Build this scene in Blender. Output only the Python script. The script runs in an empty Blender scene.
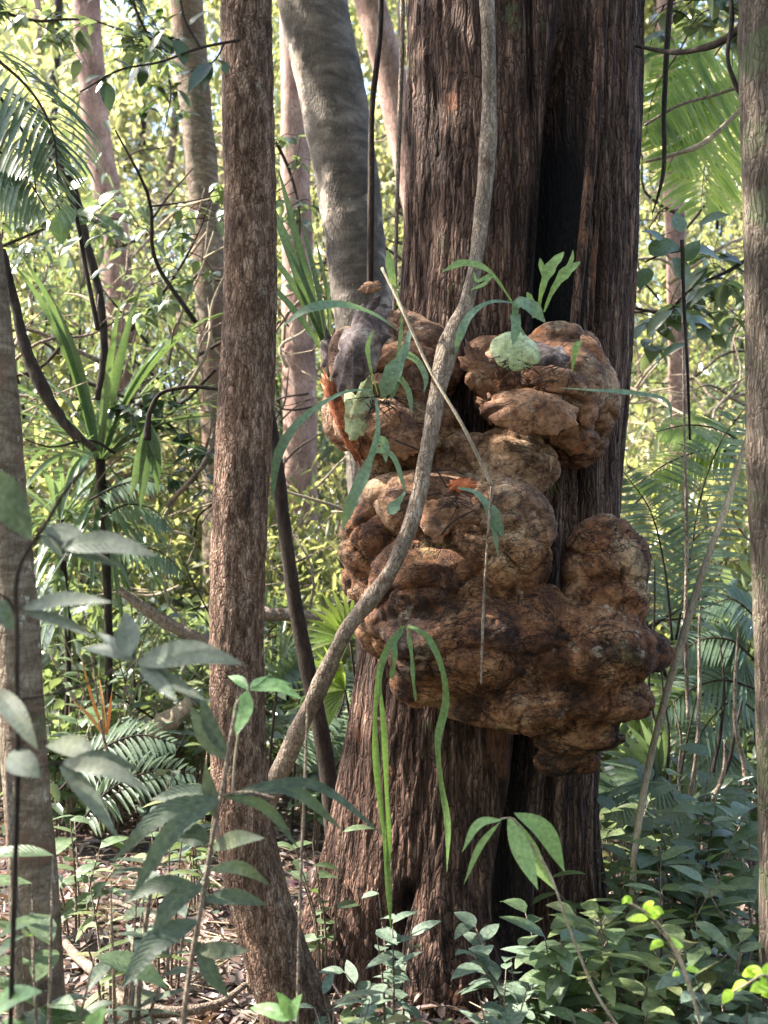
import bpy, bmesh, math, random
import numpy as np
from mathutils import Vector, Matrix
R = math.radians
random.seed(7)
rng = np.random.default_rng(7)
S = bpy.context.scene
C = S.collection

# ------------------------------------------------------------------ camera
F = 1100.0            # focal length in pixels of the 768x1024 picture
HZ = 565.0            # horizon row
EYE = 1.5
cam = bpy.data.cameras.new('camera')
camo = bpy.data.objects.new('camera', cam)
C.objects.link(camo)
camo.location = (0, 0, EYE)
camo.rotation_euler = (R(90), 0, 0)
cam.sensor_fit = 'VERTICAL'
cam.sensor_height = 36
cam.sensor_width = 27
cam.lens = 36 * F / 1024
cam.shift_y = (HZ - 512) / 1024
cam.clip_start = 0.05
cam.clip_end = 500
cam.dof.use_dof = True
cam.dof.focus_distance = 3.9
cam.dof.aperture_fstop = 3.2
S.camera = camo

# ------------------------------------------------------------------ world, sun, exposure
SUN = Vector((-0.74, 0.16, 0.86)).normalized()
w = bpy.data.worlds.new('World')
S.world = w
w.use_nodes = True
nt = w.node_tree
sky = nt.nodes.new('ShaderNodeTexSky')
sky.sky_type = 'NISHITA'
sky.sun_disc = False
sky.sun_elevation = math.asin(SUN.z)
sky.sun_rotation = math.atan2(SUN.x, SUN.y)
sky.air_density = 1.0
sky.dust_density = 2.0
bg = nt.nodes['Background']
nt.links.new(sky.outputs[0], bg.inputs[0])
bg.inputs[1].default_value = 0.15
sl = bpy.data.lights.new('sun', 'SUN')
sl.energy = 5.0
sl.angle = R(0.5)
sl.color = (1.0, 0.93, 0.82)
slo = bpy.data.objects.new('sun', sl)
C.objects.link(slo)
slo.rotation_euler = SUN.to_track_quat('Z', 'Y').to_euler()
slo.location = (-6, 5, 20)
S.view_settings.view_transform = 'Standard'
S.view_settings.look = 'None'
S.view_settings.gamma = 1
S.view_settings.exposure = 2.3
S.cycles.use_denoising = True
S.cycles.max_bounces = 8
S.cycles.diffuse_bounces = 5
S.cycles.transmission_bounces = 5
S.cycles.sample_clamp_indirect = 6

# ------------------------------------------------------------------ helpers
def P(px, py, Y):
    """a point of the place seen at a pixel of the photograph, Y metres ahead"""
    return Vector(((px - 384) * Y / F, Y, EYE - (py - HZ) * Y / F))

def hsh(ix, iy, iz):
    n = (ix * 374761393 + iy * 668265263 + iz * 2147483647 // 7) & 0xffffffff
    n = ((n ^ (n >> 13)) * 1274126177) & 0xffffffff
    n = ((n ^ (n >> 16)) * 668265263) & 0xffffffff
    return ((n ^ (n >> 15)) & 0xffff) / 65535.0

def vn(x, y, z):
    """value noise 0..1, vectorised"""
    x, y, z = np.broadcast_arrays(np.asarray(x, float), np.asarray(y, float), np.asarray(z, float))
    fx, fy, fz = np.floor(x), np.floor(y), np.floor(z)
    ix, iy, iz = fx.astype(np.int64), fy.astype(np.int64), fz.astype(np.int64)
    u, v, t = x - fx, y - fy, z - fz
    u, v, t = u*u*(3-2*u), v*v*(3-2*v), t*t*(3-2*t)
    def L(a, b, k): return a + (b - a) * k
    c = lambda a, b, d: hsh(ix + a, iy + b, iz + d)
    return L(L(L(c(0,0,0), c(1,0,0), u), L(c(0,1,0), c(1,1,0), u), v),
             L(L(c(0,0,1), c(1,0,1), u), L(c(0,1,1), c(1,1,1), u), v), t)

def fbm(x, y, z, o=4):
    s, a, k = 0, 0.5, 1.0
    for i in range(o):
        s = s + a * vn(x*k + 17*i, y*k + 31*i, z*k + 7*i)
        a *= .5; k *= 2.03
    return s

def spline(pts, n, dims=3):
    """smooth curve through points, evenly spaced by length; columns past dims ride along"""
    p = np.array([list(q) for q in pts], float)
    ch = np.linalg.norm(np.diff(p[:, :dims], axis=0), axis=1) + 1e-6
    t = np.concatenate([[0], np.cumsum(ch)])
    if len(p) == 2: m = np.tile((p[1]-p[0])/ch[0], (2, 1))
    else:
        d = np.diff(p, axis=0) / ch[:, None]
        m = np.empty_like(p); m[0], m[-1] = d[0], d[-1]
        m[1:-1] = (d[:-1]*ch[1:, None] + d[1:]*ch[:-1, None]) / (ch[1:] + ch[:-1])[:, None]
    u = np.linspace(0, t[-1], n)
    i = np.clip(np.searchsorted(t, u, side='right') - 1, 0, len(ch)-1)
    h = ch[i][:, None]; k = ((u - t[i])/ch[i])[:, None]
    return (2*k**3-3*k**2+1)*p[i] + (k**3-2*k**2+k)*h*m[i] + (3*k**2-2*k**3)*p[i+1] + (k**3-k**2)*h*m[i+1]

class MB:
    """collects shapes in world space; build() links them as ONE mesh object"""
    def __init__(s): s.v = []; s.f = []; s.uv = []; s.n = 0
    def add(s, verts, faces, uvs=None):
        verts = np.asarray(verts, float)
        s.v.append(verts)
        n = s.n
        s.f += [tuple(i + n for i in f) for f in faces]
        s.uv.append(np.zeros((len(verts), 2)) if uvs is None else np.asarray(uvs, float))
        s.n += len(verts)
    def build(s, name, mat, parent=None, smooth=True):
        me = bpy.data.meshes.new(name)
        o = bpy.data.objects.new(name, me)
        v = np.vstack(s.v)
        if parent is not None:
            off = parent['_o'] if '_o' in parent.keys() else (0, 0, 0)
            v = v - np.array(list(off))
        me.from_pydata(v.tolist(), [], s.f)
        uvl = me.uv_layers.new(name='UVMap')
        li = np.zeros(len(me.loops), np.int32)
        me.loops.foreach_get('vertex_index', li)
        uvl.data.foreach_set('uv', np.vstack(s.uv)[li].astype(np.float32).ravel())
        if smooth: me.polygons.foreach_set('use_smooth', np.ones(len(me.polygons), bool))
        me.materials.append(mat)
        me.update()
        C.objects.link(o)
        if parent is not None:
            o.parent = parent
            if '_o' in parent.keys(): o['_o'] = parent['_o']
        return o

def tube(mb, pts, radii, seg=8, n=None, rough=0.0, freq=30):
    n = n or max(6, len(pts) * 5)
    if len(radii) != len(pts): radii = np.interp(np.linspace(0, 1, len(pts)), np.linspace(0, 1, len(radii)), radii)
    cr_ = spline([(*q, rr_) for q, rr_ in zip(pts, radii)], n)
    c, r = cr_[:, :3], np.maximum(cr_[:, 3], .0004)
    t = np.gradient(c, axis=0)
    t /= np.linalg.norm(t, axis=1)[:, None] + 1e-9
    up = np.array([0.31, -0.9, 0.3])
    a = np.cross(t, up); a /= np.linalg.norm(a, axis=1)[:, None] + 1e-9
    b = np.cross(t, a)
    th = np.linspace(0, 2*np.pi, seg, endpoint=False)
    ct, st = np.cos(th)[None, :, None], np.sin(th)[None, :, None]
    d = a[:, None, :] * ct + b[:, None, :] * st
    rr = np.repeat(r[:, None], seg, 1)
    if rough:
        q = c[:, None, :] + d * rr[:, :, None]
        rr = rr * (1 + rough * 2 * (fbm(q[..., 0]*freq, q[..., 1]*freq, q[..., 2]*freq*.6, 3) - .45))
    v = (c[:, None, :] + d * rr[:, :, None]).reshape(-1, 3)
    f = []
    for i in range(n-1):
        for j in range(seg):
            k = (j+1) % seg
            f.append((i*seg+j, i*seg+k, (i+1)*seg+k, (i+1)*seg+j))
    f.append(tuple(range(seg))[::-1]); f.append(tuple((n-1)*seg + j for j in range(seg)))
    uv = np.stack([np.tile(th/6.283, n), np.repeat(np.linspace(0, 1, n), seg)], 1)
    mb.add(v, f, uv)

def nrm(v): 
    v = np.asarray(v, float); return v / (np.linalg.norm(v) + 1e-9)

SH = {
 'ovate': lambda t: np.sin(np.pi * t**0.75)**0.85,
 'lance': lambda t: np.sin(np.pi * t**0.85)**1.05,
 'strap': lambda t: np.minimum(1, (t*6+.25)) * np.minimum(1, (1-t)*2.2)**.8,
 'obov':  lambda t: np.sin(np.pi * t**1.25)**.9,
}
def strip(mb, c, w, up, fold=.18, serr=0, tw=0, wave=0):
    """a leaf blade along centre line c (n,3) of half-widths w; up = rough normal"""
    n = len(c)
    t = np.gradient(c, axis=0); t /= np.linalg.norm(t, axis=1)[:, None] + 1e-9
    up = np.tile(nrm(up), (n, 1))
    s = np.cross(t, up); s /= np.linalg.norm(s, axis=1)[:, None] + 1e-9
    nn = np.cross(s, t)
    if tw:
        a = np.linspace(0, tw, n)[:, None]
        s, nn = s*np.cos(a) + nn*np.sin(a), nn*np.cos(a) - s*np.sin(a)
    w = np.array(w, float).copy()
    if serr: w[1::2] *= (1 - serr)
    wv = wave * np.sin(np.linspace(0, 9, n) + random.random()*6)[:, None]
    L = c - s*w[:, None] + nn*(fold+wv)*w[:, None]
    Q = c + s*w[:, None] + nn*(fold-wv)*w[:, None]
    v = np.stack([L, c, Q], 1).reshape(-1, 3)
    f = []
    for i in range(n-1):
        a = i*3
        f += [(a, a+1, a+4, a+3), (a+1, a+2, a+5, a+4)]
    vv = np.linspace(0, 1, n)
    uv = np.stack([np.stack([-np.ones(n)*.5+.5-.5+0*vv, vv], 1), np.stack([np.full(n, .5), vv], 1), np.stack([np.ones(n), vv], 1)], 1).reshape(-1, 2)
    mb.add(v, f, uv)

def leaf(mb, base, d, L, W, droop=.6, up=(0, 0, 1), shape='ovate', n=7, fold=.18, serr=0, tw=0, wave=0):
    """leaf from base in direction d, bending down by droop radians"""
    base = np.asarray(base, float); d = nrm(d)
    pts = [base]
    cur = d.copy(); st = L/(n-1)
    for i in range(n-1):
        pts.append(pts[-1] + cur*st)
        cur = nrm(cur + np.array([0, 0, -1.0]) * droop/(n-1) )
    c = np.array(pts)
    t = np.linspace(0, 1, n)
    w = SH[shape](np.clip(t, .0, 1)) * W * .5
    w = np.maximum(w, W*.015)
    if abs(np.dot(nrm(up), d)) > .95: up = (0.3, -1, .2)
    strip(mb, c, w, up, fold, serr, tw, wave)

def pleaf(mb, b, t, Y, W, dY=0.0, sag=0, up=(0, -.5, 1), shape='ovate', n=11, fold=.15, serr=0, tw=0, wave=.05, mid=None):
    """leaf between two picked pixels, W pixels wide, tip dY metres further away"""
    a = P(b[0], b[1], Y); e = P(t[0], t[1], Y + dY)
    m = P(*(mid if mid else ((b[0]+t[0])/2, (b[1]+t[1])/2 - sag)), Y + dY*.5)
    c = spline([a, m, e], n)
    w = SH[shape](np.linspace(0, 1, n)) * (W*Y/F) * .5
    w = np.maximum(w, 0.0006)
    strip(mb, c, w, up, fold, serr, tw, wave)

def thing(name, label, cat, loc, group=None):
    o = bpy.data.objects.new(name, None)
    C.objects.link(o)
    o.empty_display_size = .1
    o.location = loc
    o['label'] = label; o['category'] = cat
    if group: o['group'] = group
    o['_o'] = list(loc)
    return o
def tag(o, label=None, cat=None, group=None, kind=None):
    if label: o['label'] = label
    if cat: o['category'] = cat
    if group: o['group'] = group
    if kind: o['kind'] = kind
    return o
def copy_tree(o, parent=None):
    c = o.copy(); C.objects.link(c); c.parent = parent
    for ch in [q for q in bpy.data.objects if q.parent == o]: copy_tree(ch, c)
    return c

# ------------------------------------------------------------------ materials
def newmat(name):
    m = bpy.data.materials.new(name); m.use_nodes = True
    nt = m.node_tree; nt.nodes.clear()
    out = nt.nodes.new('ShaderNodeOutputMaterial')
    return m, nt, out
def nd(nt, t, **k):
    n = nt.nodes.new(t)
    for a, b in k.items():
        if a in n.inputs.keys() if hasattr(n.inputs, 'keys') else False: n.inputs[a].default_value = b
        else: setattr(n, a, b)
    return n
def ramp(nt, stops, interp='LINEAR'):
    r = nt.nodes.new('ShaderNodeValToRGB'); cr = r.color_ramp; cr.interpolation = interp
    while len(cr.elements) < len(stops): cr.elements.new(.5)
    for e, (p, c) in zip(cr.elements, stops):
        e.position = p; e.color = (*c, 1)
    return r

def leafmat(name, cols, trans=(0.20, 0.32, 0.03), tf=.35, rough=.5, spec=.35, veins=False, patch=3.0):
    m, nt, out = newmat(name)
    L = nt.links.new
    geo = nt.nodes.new('ShaderNodeNewGeometry')
    tc = nt.nodes.new('ShaderNodeTexCoord')
    no = nd(nt, 'ShaderNodeTexNoise'); no.inputs['Scale'].default_value = patch; no.inputs['Detail'].default_value = 3
    L(tc.outputs['Object'], no.inputs['Vector'])
    mx = nd(nt, 'ShaderNodeMath', operation='MULTIPLY_ADD'); mx.inputs[1].default_value = .6
    ad = nd(nt, 'ShaderNodeMath', operation='MULTIPLY_ADD'); ad.inputs[1].default_value = .9; ad.inputs[2].default_value = -.22
    L(no.outputs['Fac'], ad.inputs[0])
    L(geo.outputs['Random Per Island'], mx.inputs[0]); L(ad.outputs[0], mx.inputs[2])
    n = len(cols)
    rp = ramp(nt, [((i + .5)/n, c) for i, c in enumerate(cols)])
    L(mx.outputs[0], rp.inputs[0])
    col = rp.outputs[0]
    bumpin = None
    if veins:
        uv = nd(nt, 'ShaderNodeSeparateXYZ'); L(tc.outputs['UV'], uv.inputs[0])
        a1 = nd(nt, 'ShaderNodeMath', operation='SUBTRACT'); L(uv.outputs[0], a1.inputs[0]); a1.inputs[1].default_value = .5
        a2 = nd(nt, 'ShaderNodeMath', operation='ABSOLUTE'); L(a1.outputs[0], a2.inputs[0])
        mid = nd(nt, 'ShaderNodeMath', operation='LESS_THAN'); L(a2.outputs[0], mid.inputs[0]); mid.inputs[1].default_value = .035
        s1 = nd(nt, 'ShaderNodeMath', operation='MULTIPLY_ADD'); L(a2.outputs[0], s1.inputs[0]); s1.inputs[1].default_value = -.35; L(uv.outputs[1], s1.inputs[2])
        s2 = nd(nt, 'ShaderNodeMath', operation='MULTIPLY'); L(s1.outputs[0], s2.inputs[0]); s2.inputs[1].default_value = 14
        s3 = nd(nt, 'ShaderNodeMath', operation='FRACT'); L(s2.outputs[0], s3.inputs[0])
        s4 = nd(nt, 'ShaderNodeMath', operation='PINGPONG'); L(s2.outputs[0], s4.inputs[0]); s4.inputs[1].default_value = .5
        s5 = nd(nt, 'ShaderNodeMath', operation='LESS_THAN'); L(s4.outputs[0], s5.inputs[0]); s5.inputs[1].default_value = .05
        s6 = nd(nt, 'ShaderNodeMath', operation='MULTIPLY_ADD'); L(s5.outputs[0], s6.inputs[0]); s6.inputs[1].default_value = .34; s6.inputs[2].default_value = 0
        mm = nd(nt, 'ShaderNodeMath', operation='MAXIMUM')
        mh = nd(nt, 'ShaderNodeMath', operation='MULTIPLY'); L(mid.outputs[0], mh.inputs[0]); mh.inputs[1].default_value = .6
        L(mh.outputs[0], mm.inputs[0]); L(s6.outputs[0], mm.inputs[1])
        mix = nd(nt, 'ShaderNodeMix', data_type='RGBA'); L(mm.outputs[0], mix.inputs[0]); L(col, mix.inputs[6]); mix.inputs[7].default_value = (.16, .22, .10, 1)
        col = mix.outputs[2]; bumpin = s4.outputs[0]
    # small blemishes
    n2 = nd(nt, 'ShaderNodeTexNoise'); n2.inputs['Scale'].default_value = 90; L(tc.outputs['Object'], n2.inputs['Vector'])
    hs = nd(nt, 'ShaderNodeHueSaturation'); L(col, hs.inputs['Color'])
    mp = nd(nt, 'ShaderNodeMapRange'); L(n2.outputs['Fac'], mp.inputs[0]); mp.inputs[1].default_value = .3; mp.inputs[2].default_value = .7; mp.inputs[3].default_value = .62; mp.inputs[4].default_value = 1.35
    L(mp.outputs[0], hs.inputs['Value'])
    pb = nd(nt, 'ShaderNodeBsdfPrincipled'); L(hs.outputs[0], pb.inputs['Base Color'])
    pb.inputs['Roughness'].default_value = rough
    pb.inputs['Specular IOR Level'].default_value = spec
    if bumpin is not None:
        bp = nd(nt, 'ShaderNodeBump'); bp.inputs['Strength'].default_value = .35; bp.inputs['Distance'].default_value = .004; L(bumpin, bp.inputs['Height']); L(bp.outputs[0], pb.inputs['Normal'])
    tr = nd(nt, 'ShaderNodeBsdfTranslucent')
    tm = nd(nt, 'ShaderNodeMix', data_type='RGBA'); tm.inputs[0].default_value = .6; L(hs.outputs[0], tm.inputs[6]); tm.inputs[7].default_value = (*trans, 1)
    L(tm.outputs[2], tr.inputs['Color'])
    ms = nd(nt, 'ShaderNodeMixShader'); ms.inputs[0].default_value = tf
    L(pb.outputs[0], ms.inputs[1]); L(tr.outputs[0], ms.inputs[2]); L(ms.outputs[0], out.inputs[0])
    return m

def barkmat(name, stops, sx=14, sz=3, fine=60, bump=.8, dist=.01, patches=None, rough=.9, attr=None, psc=4.0, crk=(.55, .5, .45), fz=.35, vw=1.6):
    """bark: stretched ridged noise drives colour and relief; patches = (colour, threshold) lichen"""
    m, nt, out = newmat(name)
    L = nt.links.new
    tc = nt.nodes.new('ShaderNodeTexCoord')
    mp = nd(nt, 'ShaderNodeMapping'); L(tc.outputs['Object'], mp.inputs[0]); mp.inputs['Scale'].default_value = (sx, sx, sz)
    n1 = nd(nt, 'ShaderNodeTexNoise'); L(mp.outputs[0], n1.inputs['Vector']); n1.inputs['Scale'].default_value = 1.0; n1.inputs['Detail'].default_value = 8; n1.inputs['Roughness'].default_value = .65; n1.inputs['Distortion'].default_value = .6
    mp2 = nd(nt, 'ShaderNodeMapping'); L(tc.outputs['Object'], mp2.inputs[0]); mp2.inputs['Scale'].default_value = (fine, fine, fine*fz)
    wn = nd(nt, 'ShaderNodeTexNoise'); wn.inputs['Scale'].default_value = 9; wn.inputs['Detail'].default_value = 4; L(tc.outputs['Object'], wn.inputs['Vector'])
    wm = nd(nt, 'ShaderNodeVectorMath', operation='SCALE'); wm.inputs['Scale'].default_value = fine*.05; L(wn.outputs['Color'], wm.inputs[0])
    wa = nd(nt, 'ShaderNodeVectorMath', operation='ADD'); L(mp2.outputs[0], wa.inputs[0]); L(wm.outputs[0], wa.inputs[1])
    n2 = nd(nt, 'ShaderNodeTexVoronoi', feature='DISTANCE_TO_EDGE'); L(wa.outputs[0], n2.inputs['Vector']); n2.inputs['Scale'].default_value = 1.0
    n2.inputs['Randomness'].default_value = 1
    rp = ramp(nt, stops); L(n1.outputs['Fac'], rp.inputs[0])
    col = rp.outputs[0]
    nb = nd(nt, 'ShaderNodeTexNoise'); L(tc.outputs['Object'], nb.inputs['Vector']); nb.inputs['Scale'].default_value = psc; nb.inputs['Detail'].default_value = 5
    cs = ramp(nt, [(0, crk), (.09, (1, 1, 1))]); L(n2.outputs['Distance'], cs.inputs[0])
    cm = nd(nt, 'ShaderNodeMix', data_type='RGBA', blend_type='MULTIPLY'); cm.inputs[0].default_value = 1; L(col, cm.inputs[6]); L(cs.outputs[0], cm.inputs[7]); col = cm.outputs[2]
    hs = nd(nt, 'ShaderNodeHueSaturation'); L(col, hs.inputs['Color'])
    mr = nd(nt, 'ShaderNodeMapRange'); L(nb.outputs['Fac'], mr.inputs[0]); mr.inputs[1].default_value = .3; mr.inputs[2].default_value = .7; mr.inputs[3].default_value = .6; mr.inputs[4].default_value = 1.35
    L(mr.outputs[0], hs.inputs['Value']); col = hs.outputs[0]
    for k, (pc, th, sc) in enumerate(patches or []):
        npn = nd(nt, 'ShaderNodeTexNoise'); npn.inputs['Scale'].default_value = sc; npn.inputs['Detail'].default_value = 7; npn.inputs['Roughness'].default_value = .62
        mo = nd(nt, 'ShaderNodeMapping'); L(tc.outputs['Object'], mo.inputs[0]); mo.inputs['Location'].default_value = (3.1*k+1, 5.7*k, 2.3*k); L(mo.outputs[0], npn.inputs['Vector'])
        pr = ramp(nt, [(th, (0, 0, 0)), (th + .05, (1, 1, 1))]); L(npn.outputs['Fac'], pr.inputs[0])
        pm = nd(nt, 'ShaderNodeMath', operation='MULTIPLY'); L(pr.outputs[0], pm.inputs[0]); pm.inputs[1].default_value = .8
        mx = nd(nt, 'ShaderNodeMix', data_type='RGBA'); L(pm.outputs[0], mx.inputs[0]); L(col, mx.inputs[6]); mx.inputs[7].default_value = (*pc, 1)
        col = mx.outputs[2]
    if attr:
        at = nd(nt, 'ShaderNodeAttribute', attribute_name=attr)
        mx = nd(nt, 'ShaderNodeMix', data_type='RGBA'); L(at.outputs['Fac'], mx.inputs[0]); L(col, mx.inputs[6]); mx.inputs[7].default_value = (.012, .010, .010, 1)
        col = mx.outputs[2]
    pb = nd(nt, 'ShaderNodeBsdfPrincipled'); L(col, pb.inputs['Base Color']); pb.inputs['Roughness'].default_value = rough; pb.inputs['Specular IOR Level'].default_value = .25
    mm = nd(nt, 'ShaderNodeMath', operation='MULTIPLY_ADD'); mc = nd(nt, 'ShaderNodeMath', operation='MINIMUM'); L(n2.outputs['Distance'], mc.inputs[0]); mc.inputs[1].default_value = .25
    L(mc.outputs[0], mm.inputs[0]); mm.inputs[1].default_value = vw; L(n1.outputs['Fac'], mm.inputs[2])
    bp = nd(nt, 'ShaderNodeBump'); bp.inputs['Strength'].default_value = bump; bp.inputs['Distance'].default_value = dist; L(mm.outputs[0], bp.inputs['Height']); L(bp.outputs[0], pb.inputs['Normal'])
    L(pb.outputs[0], out.inputs[0])
    return m

M = {}
M['main_bark'] = barkmat('furrowed_bark', [(.30, (.014, .008, .006)), (.43, (.048, .025, .018)), (.53, (.115, .064, .046)), (.65, (.28, .18, .135))], 44, 3.6, 62, 1, .028, [((.09, .10, .045), .64, 4), ((.20, .09, .05), .60, 3)], attr='hollow_black', crk=(.22, .18, .16), fz=.085)
M['slender_bark'] = barkmat('flecked_brown_bark', [(.32, (.055, .030, .020)), (.48, (.17, .100, .068)), (.63, (.38, .26, .195))], 60, 20, 120, 1, .014, [((.38, .36, .30), .64, 26)], crk=(.3, .25, .2), fz=.3)
M['grey_bark'] = barkmat('smooth_grey_bark', [(.3, (.055, .045, .038)), (.5, (.115, .095, .080)), (.7, (.22, .185, .155))], 6, 14, 60, .6, .008, [((.42, .33, .27), .57, 3), ((.06, .05, .042), .60, 6), ((.30, .29, .25), .66, 20)], crk=(.8, .78, .75))
M['pale_bark'] = barkmat('pale_lichen_bark', [(.3, (.07, .05, .034)), (.5, (.155, .120, .088)), (.7, (.28, .235, .18))], 10, 30, 60, .7, .008, [((.15, .085, .06), .54, 5), ((.10, .11, .05), .60, 8), ((.45, .43, .37), .62, 18)], crk=(.75, .7, .65))
M['pink_bark'] = barkmat('pinkish_bark', [(.3, (.22, .13, .11)), (.55, (.38, .25, .21)), (.8, (.50, .38, .33))], 8, 3, 40, .4, .006, [((.5, .45, .4), .64, 5)])
M['edge_bark'] = barkmat('striated_grey_bark', [(.32, (.05, .038, .028)), (.48, (.13, .10, .078)), (.62, (.24, .195, .155))], 50, 8, 90, 1, .012, [((.10, .11, .06), .58, 6), ((.33, .30, .25), .64, 18)], crk=(.5, .45, .4), fz=.15)
M['vine_bark'] = barkmat('grey_vine_bark', [(.3, (.11, .080, .060)), (.5, (.27, .21, .165)), (.7, (.46, .38, .31))], 60, 24, 110, 1, .008, [((.12, .07, .045), .57, 12), ((.42, .38, .32), .64, 25)])
M['dark_bark'] = barkmat('dark_stem_bark', [(.3, (.018, .013, .011)), (.55, (.045, .033, .026)), (.8, (.10, .08, .06))], 40, 12, 90, .6, .003)
M['cane'] = barkmat('pale_cane', [(.3, (.25, .19, .13)), (.6, (.42, .35, .26)), (.8, (.55, .48, .38))], 40, 3, 90, .4, .002)
def burlmat(name, stops, patches, cracks=.9, bump=.02, nsc=6):
    m, nt, out = newmat(name); L = nt.links.new
    tc = nt.nodes.new('ShaderNodeTexCoord')
    def noise(sc, det=6, ro=.6, dist=0, off=(0, 0, 0), stretch=(1, 1, 1)):
        mo = nd(nt, 'ShaderNodeMapping'); L(tc.outputs['Object'], mo.inputs[0]); mo.inputs['Location'].default_value = off; mo.inputs['Scale'].default_value = stretch
        n = nd(nt, 'ShaderNodeTexNoise'); n.inputs['Scale'].default_value = sc; n.inputs['Detail'].default_value = det; n.inputs['Roughness'].default_value = ro; n.inputs['Distortion'].default_value = dist
        L(mo.outputs[0], n.inputs['Vector']); return n
    n1 = noise(nsc, 10, .66, .5)
    rp = ramp(nt, stops); L(n1.outputs['Fac'], rp.inputs[0]); col = rp.outputs[0]
    def mixc(col, fac, c, blend='MIX'):
        mx = nd(nt, 'ShaderNodeMix', data_type='RGBA', blend_type=blend); L(fac, mx.inputs[0]); L(col, mx.inputs[6]); mx.inputs[7].default_value = (*c, 1); return mx.outputs[2]
    for k, (pc, th, sc, amt) in enumerate(patches):
        n = noise(sc, 9, .66, .4, (2.7*k+.6, 5.1*k, 1.9*k))
        pr = ramp(nt, [(th, (0, 0, 0)), (th+.09, (amt, amt, amt))]); L(n.outputs['Fac'], pr.inputs[0])
        col = mixc(col, pr.outputs[0], pc)
    hts = []
    for k, (sc, wd) in enumerate([(4.5, .012), (11, .018), (26, .03)]):
        n = noise(sc, 4, .6, .5, (9+3*k, 4, 7), (1, 1, 1.7))
        s1 = nd(nt, 'ShaderNodeMath', operation='SUBTRACT'); L(n.outputs['Fac'], s1.inputs[0]); s1.inputs[1].default_value = .5
        s2 = nd(nt, 'ShaderNodeMath', operation='ABSOLUTE'); L(s1.outputs[0], s2.inputs[0])
        cr = ramp(nt, [(0, (1, 1, 1)), (wd, (0, 0, 0))]); L(s2.outputs[0], cr.inputs[0])
        ml = nd(nt, 'ShaderNodeMath', operation='MULTIPLY'); L(cr.outputs[0], ml.inputs[0]); ml.inputs[1].default_value = cracks*(1, .7, .45)[k]
        col = mixc(col, ml.outputs[0], (.018, .010, .008)); hts.append(ml)
    nf = noise(55, 8, .75, .3, (1, 2, 3)); nfr = ramp(nt, [(.36, (.55, .5, .47)), (.5, (1, 1, 1)), (.64, (1.3, 1.25, 1.2))]); L(nf.outputs['Fac'], nfr.inputs[0])
    mu = nd(nt, 'ShaderNodeMix', data_type='RGBA', blend_type='MULTIPLY'); mu.inputs[0].default_value = 1; L(col, mu.inputs[6]); L(nfr.outputs[0], mu.inputs[7]); col = mu.outputs[2]
    h = nd(nt, 'ShaderNodeMath', operation='MULTIPLY_ADD'); L(nf.outputs['Fac'], h.inputs[0]); h.inputs[1].default_value = .45; L(n1.outputs['Fac'], h.inputs[2]); ho = h.outputs[0]
    for k, ml in enumerate(hts):
        sb = nd(nt, 'ShaderNodeMath', operation='MULTIPLY_ADD'); L(ml.outputs[0], sb.inputs[0]); sb.inputs[1].default_value = -.35; L(ho, sb.inputs[2]); ho = sb.outputs[0]
    pb = nd(nt, 'ShaderNodeBsdfPrincipled'); L(col, pb.inputs['Base Color']); pb.inputs['Roughness'].default_value = .82; pb.inputs['Specular IOR Level'].default_value = .3
    bp = nd(nt, 'ShaderNodeBump'); bp.inputs['Strength'].default_value = 1; bp.inputs['Distance'].default_value = bump; L(ho, bp.inputs['Height']); L(bp.outputs[0], pb.inputs['Normal'])
    L(pb.outputs[0], out.inputs[0]); return m
M['burl'] = burlmat('burl_bark', [(.33, (.020, .009, .005)), (.43, (.085, .034, .016)), (.52, (.20, .086, .038)), (.64, (.40, .22, .115))],
    [((.44, .31, .19), .56, 4.5, .8), ((.020, .012, .009), .53, 3.2, .85), ((.22, .080, .028), .54, 3.0, .7), ((.14, .14, .05), .62, 5, .7), ((.48, .40, .30), .60, 14, .7)])
M['burl_lit'] = burlmat('lit_tan_burl_bark', [(.33, (.06, .030, .018)), (.44, (.17, .088, .048)), (.53, (.33, .190, .110)), (.66, (.52, .35, .225))],
    [((.55, .39, .255), .55, 5, .8), ((.035, .020, .014), .58, 4.0, .85), ((.30, .12, .05), .56, 3.6, .6), ((.18, .18, .07), .64, 6, .6)], .7, .02)  # paler copy of the burl bark; light on top, shade below put into colour
M['burl_upper'] = burlmat('upper_burl_bark', [(.33, (.05, .022, .013)), (.44, (.13, .062, .034)), (.53, (.27, .145, .082)), (.66, (.46, .29, .18))],
    [((.48, .36, .24), .54, 5, .8), ((.030, .018, .014), .58, 4.2, .85), ((.30, .12, .05), .55, 3.4, .7), ((.52, .45, .36), .60, 12, .7)], .7, .016)
M['shield_brown'] = burlmat('papery_brown_shield', [(.36, (.09, .040, .022)), (.46, (.24, .12, .065)), (.55, (.36, .20, .12)), (.66, (.50, .33, .22))],
    [((.07, .04, .04), .56, 8, .7), ((.40, .15, .06), .56, 6, .6), ((.52, .42, .33), .60, 10, .6)], .6, .008, 9)
M['shield_dark'] = burlmat('dead_dark_shield', [(.36, (.025, .018, .018)), (.46, (.09, .065, .066)), (.56, (.22, .17, .16)), (.68, (.42, .35, .33))],
    [((.05, .028, .018), .54, 7, .8), ((.45, .40, .38), .60, 9, .6)], .5, .006, 10)
M['shield_orange'] = leafmat('orange_shield', [(.45, .11, .04), (.62, .18, .06), (.7, .34, .18)], (.9, .25, .06), .4, .6, .3, patch=16)
M['shield_rust'] = burlmat('rusty_shield', [(.38, (.10, .030, .015)), (.47, (.34, .095, .035)), (.55, (.50, .19, .09)), (.66, (.55, .36, .26))], [((.08, .035, .02), .54, 9, .7), ((.58, .13, .03), .55, 7, .8)], .5, .008, 12)
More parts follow.
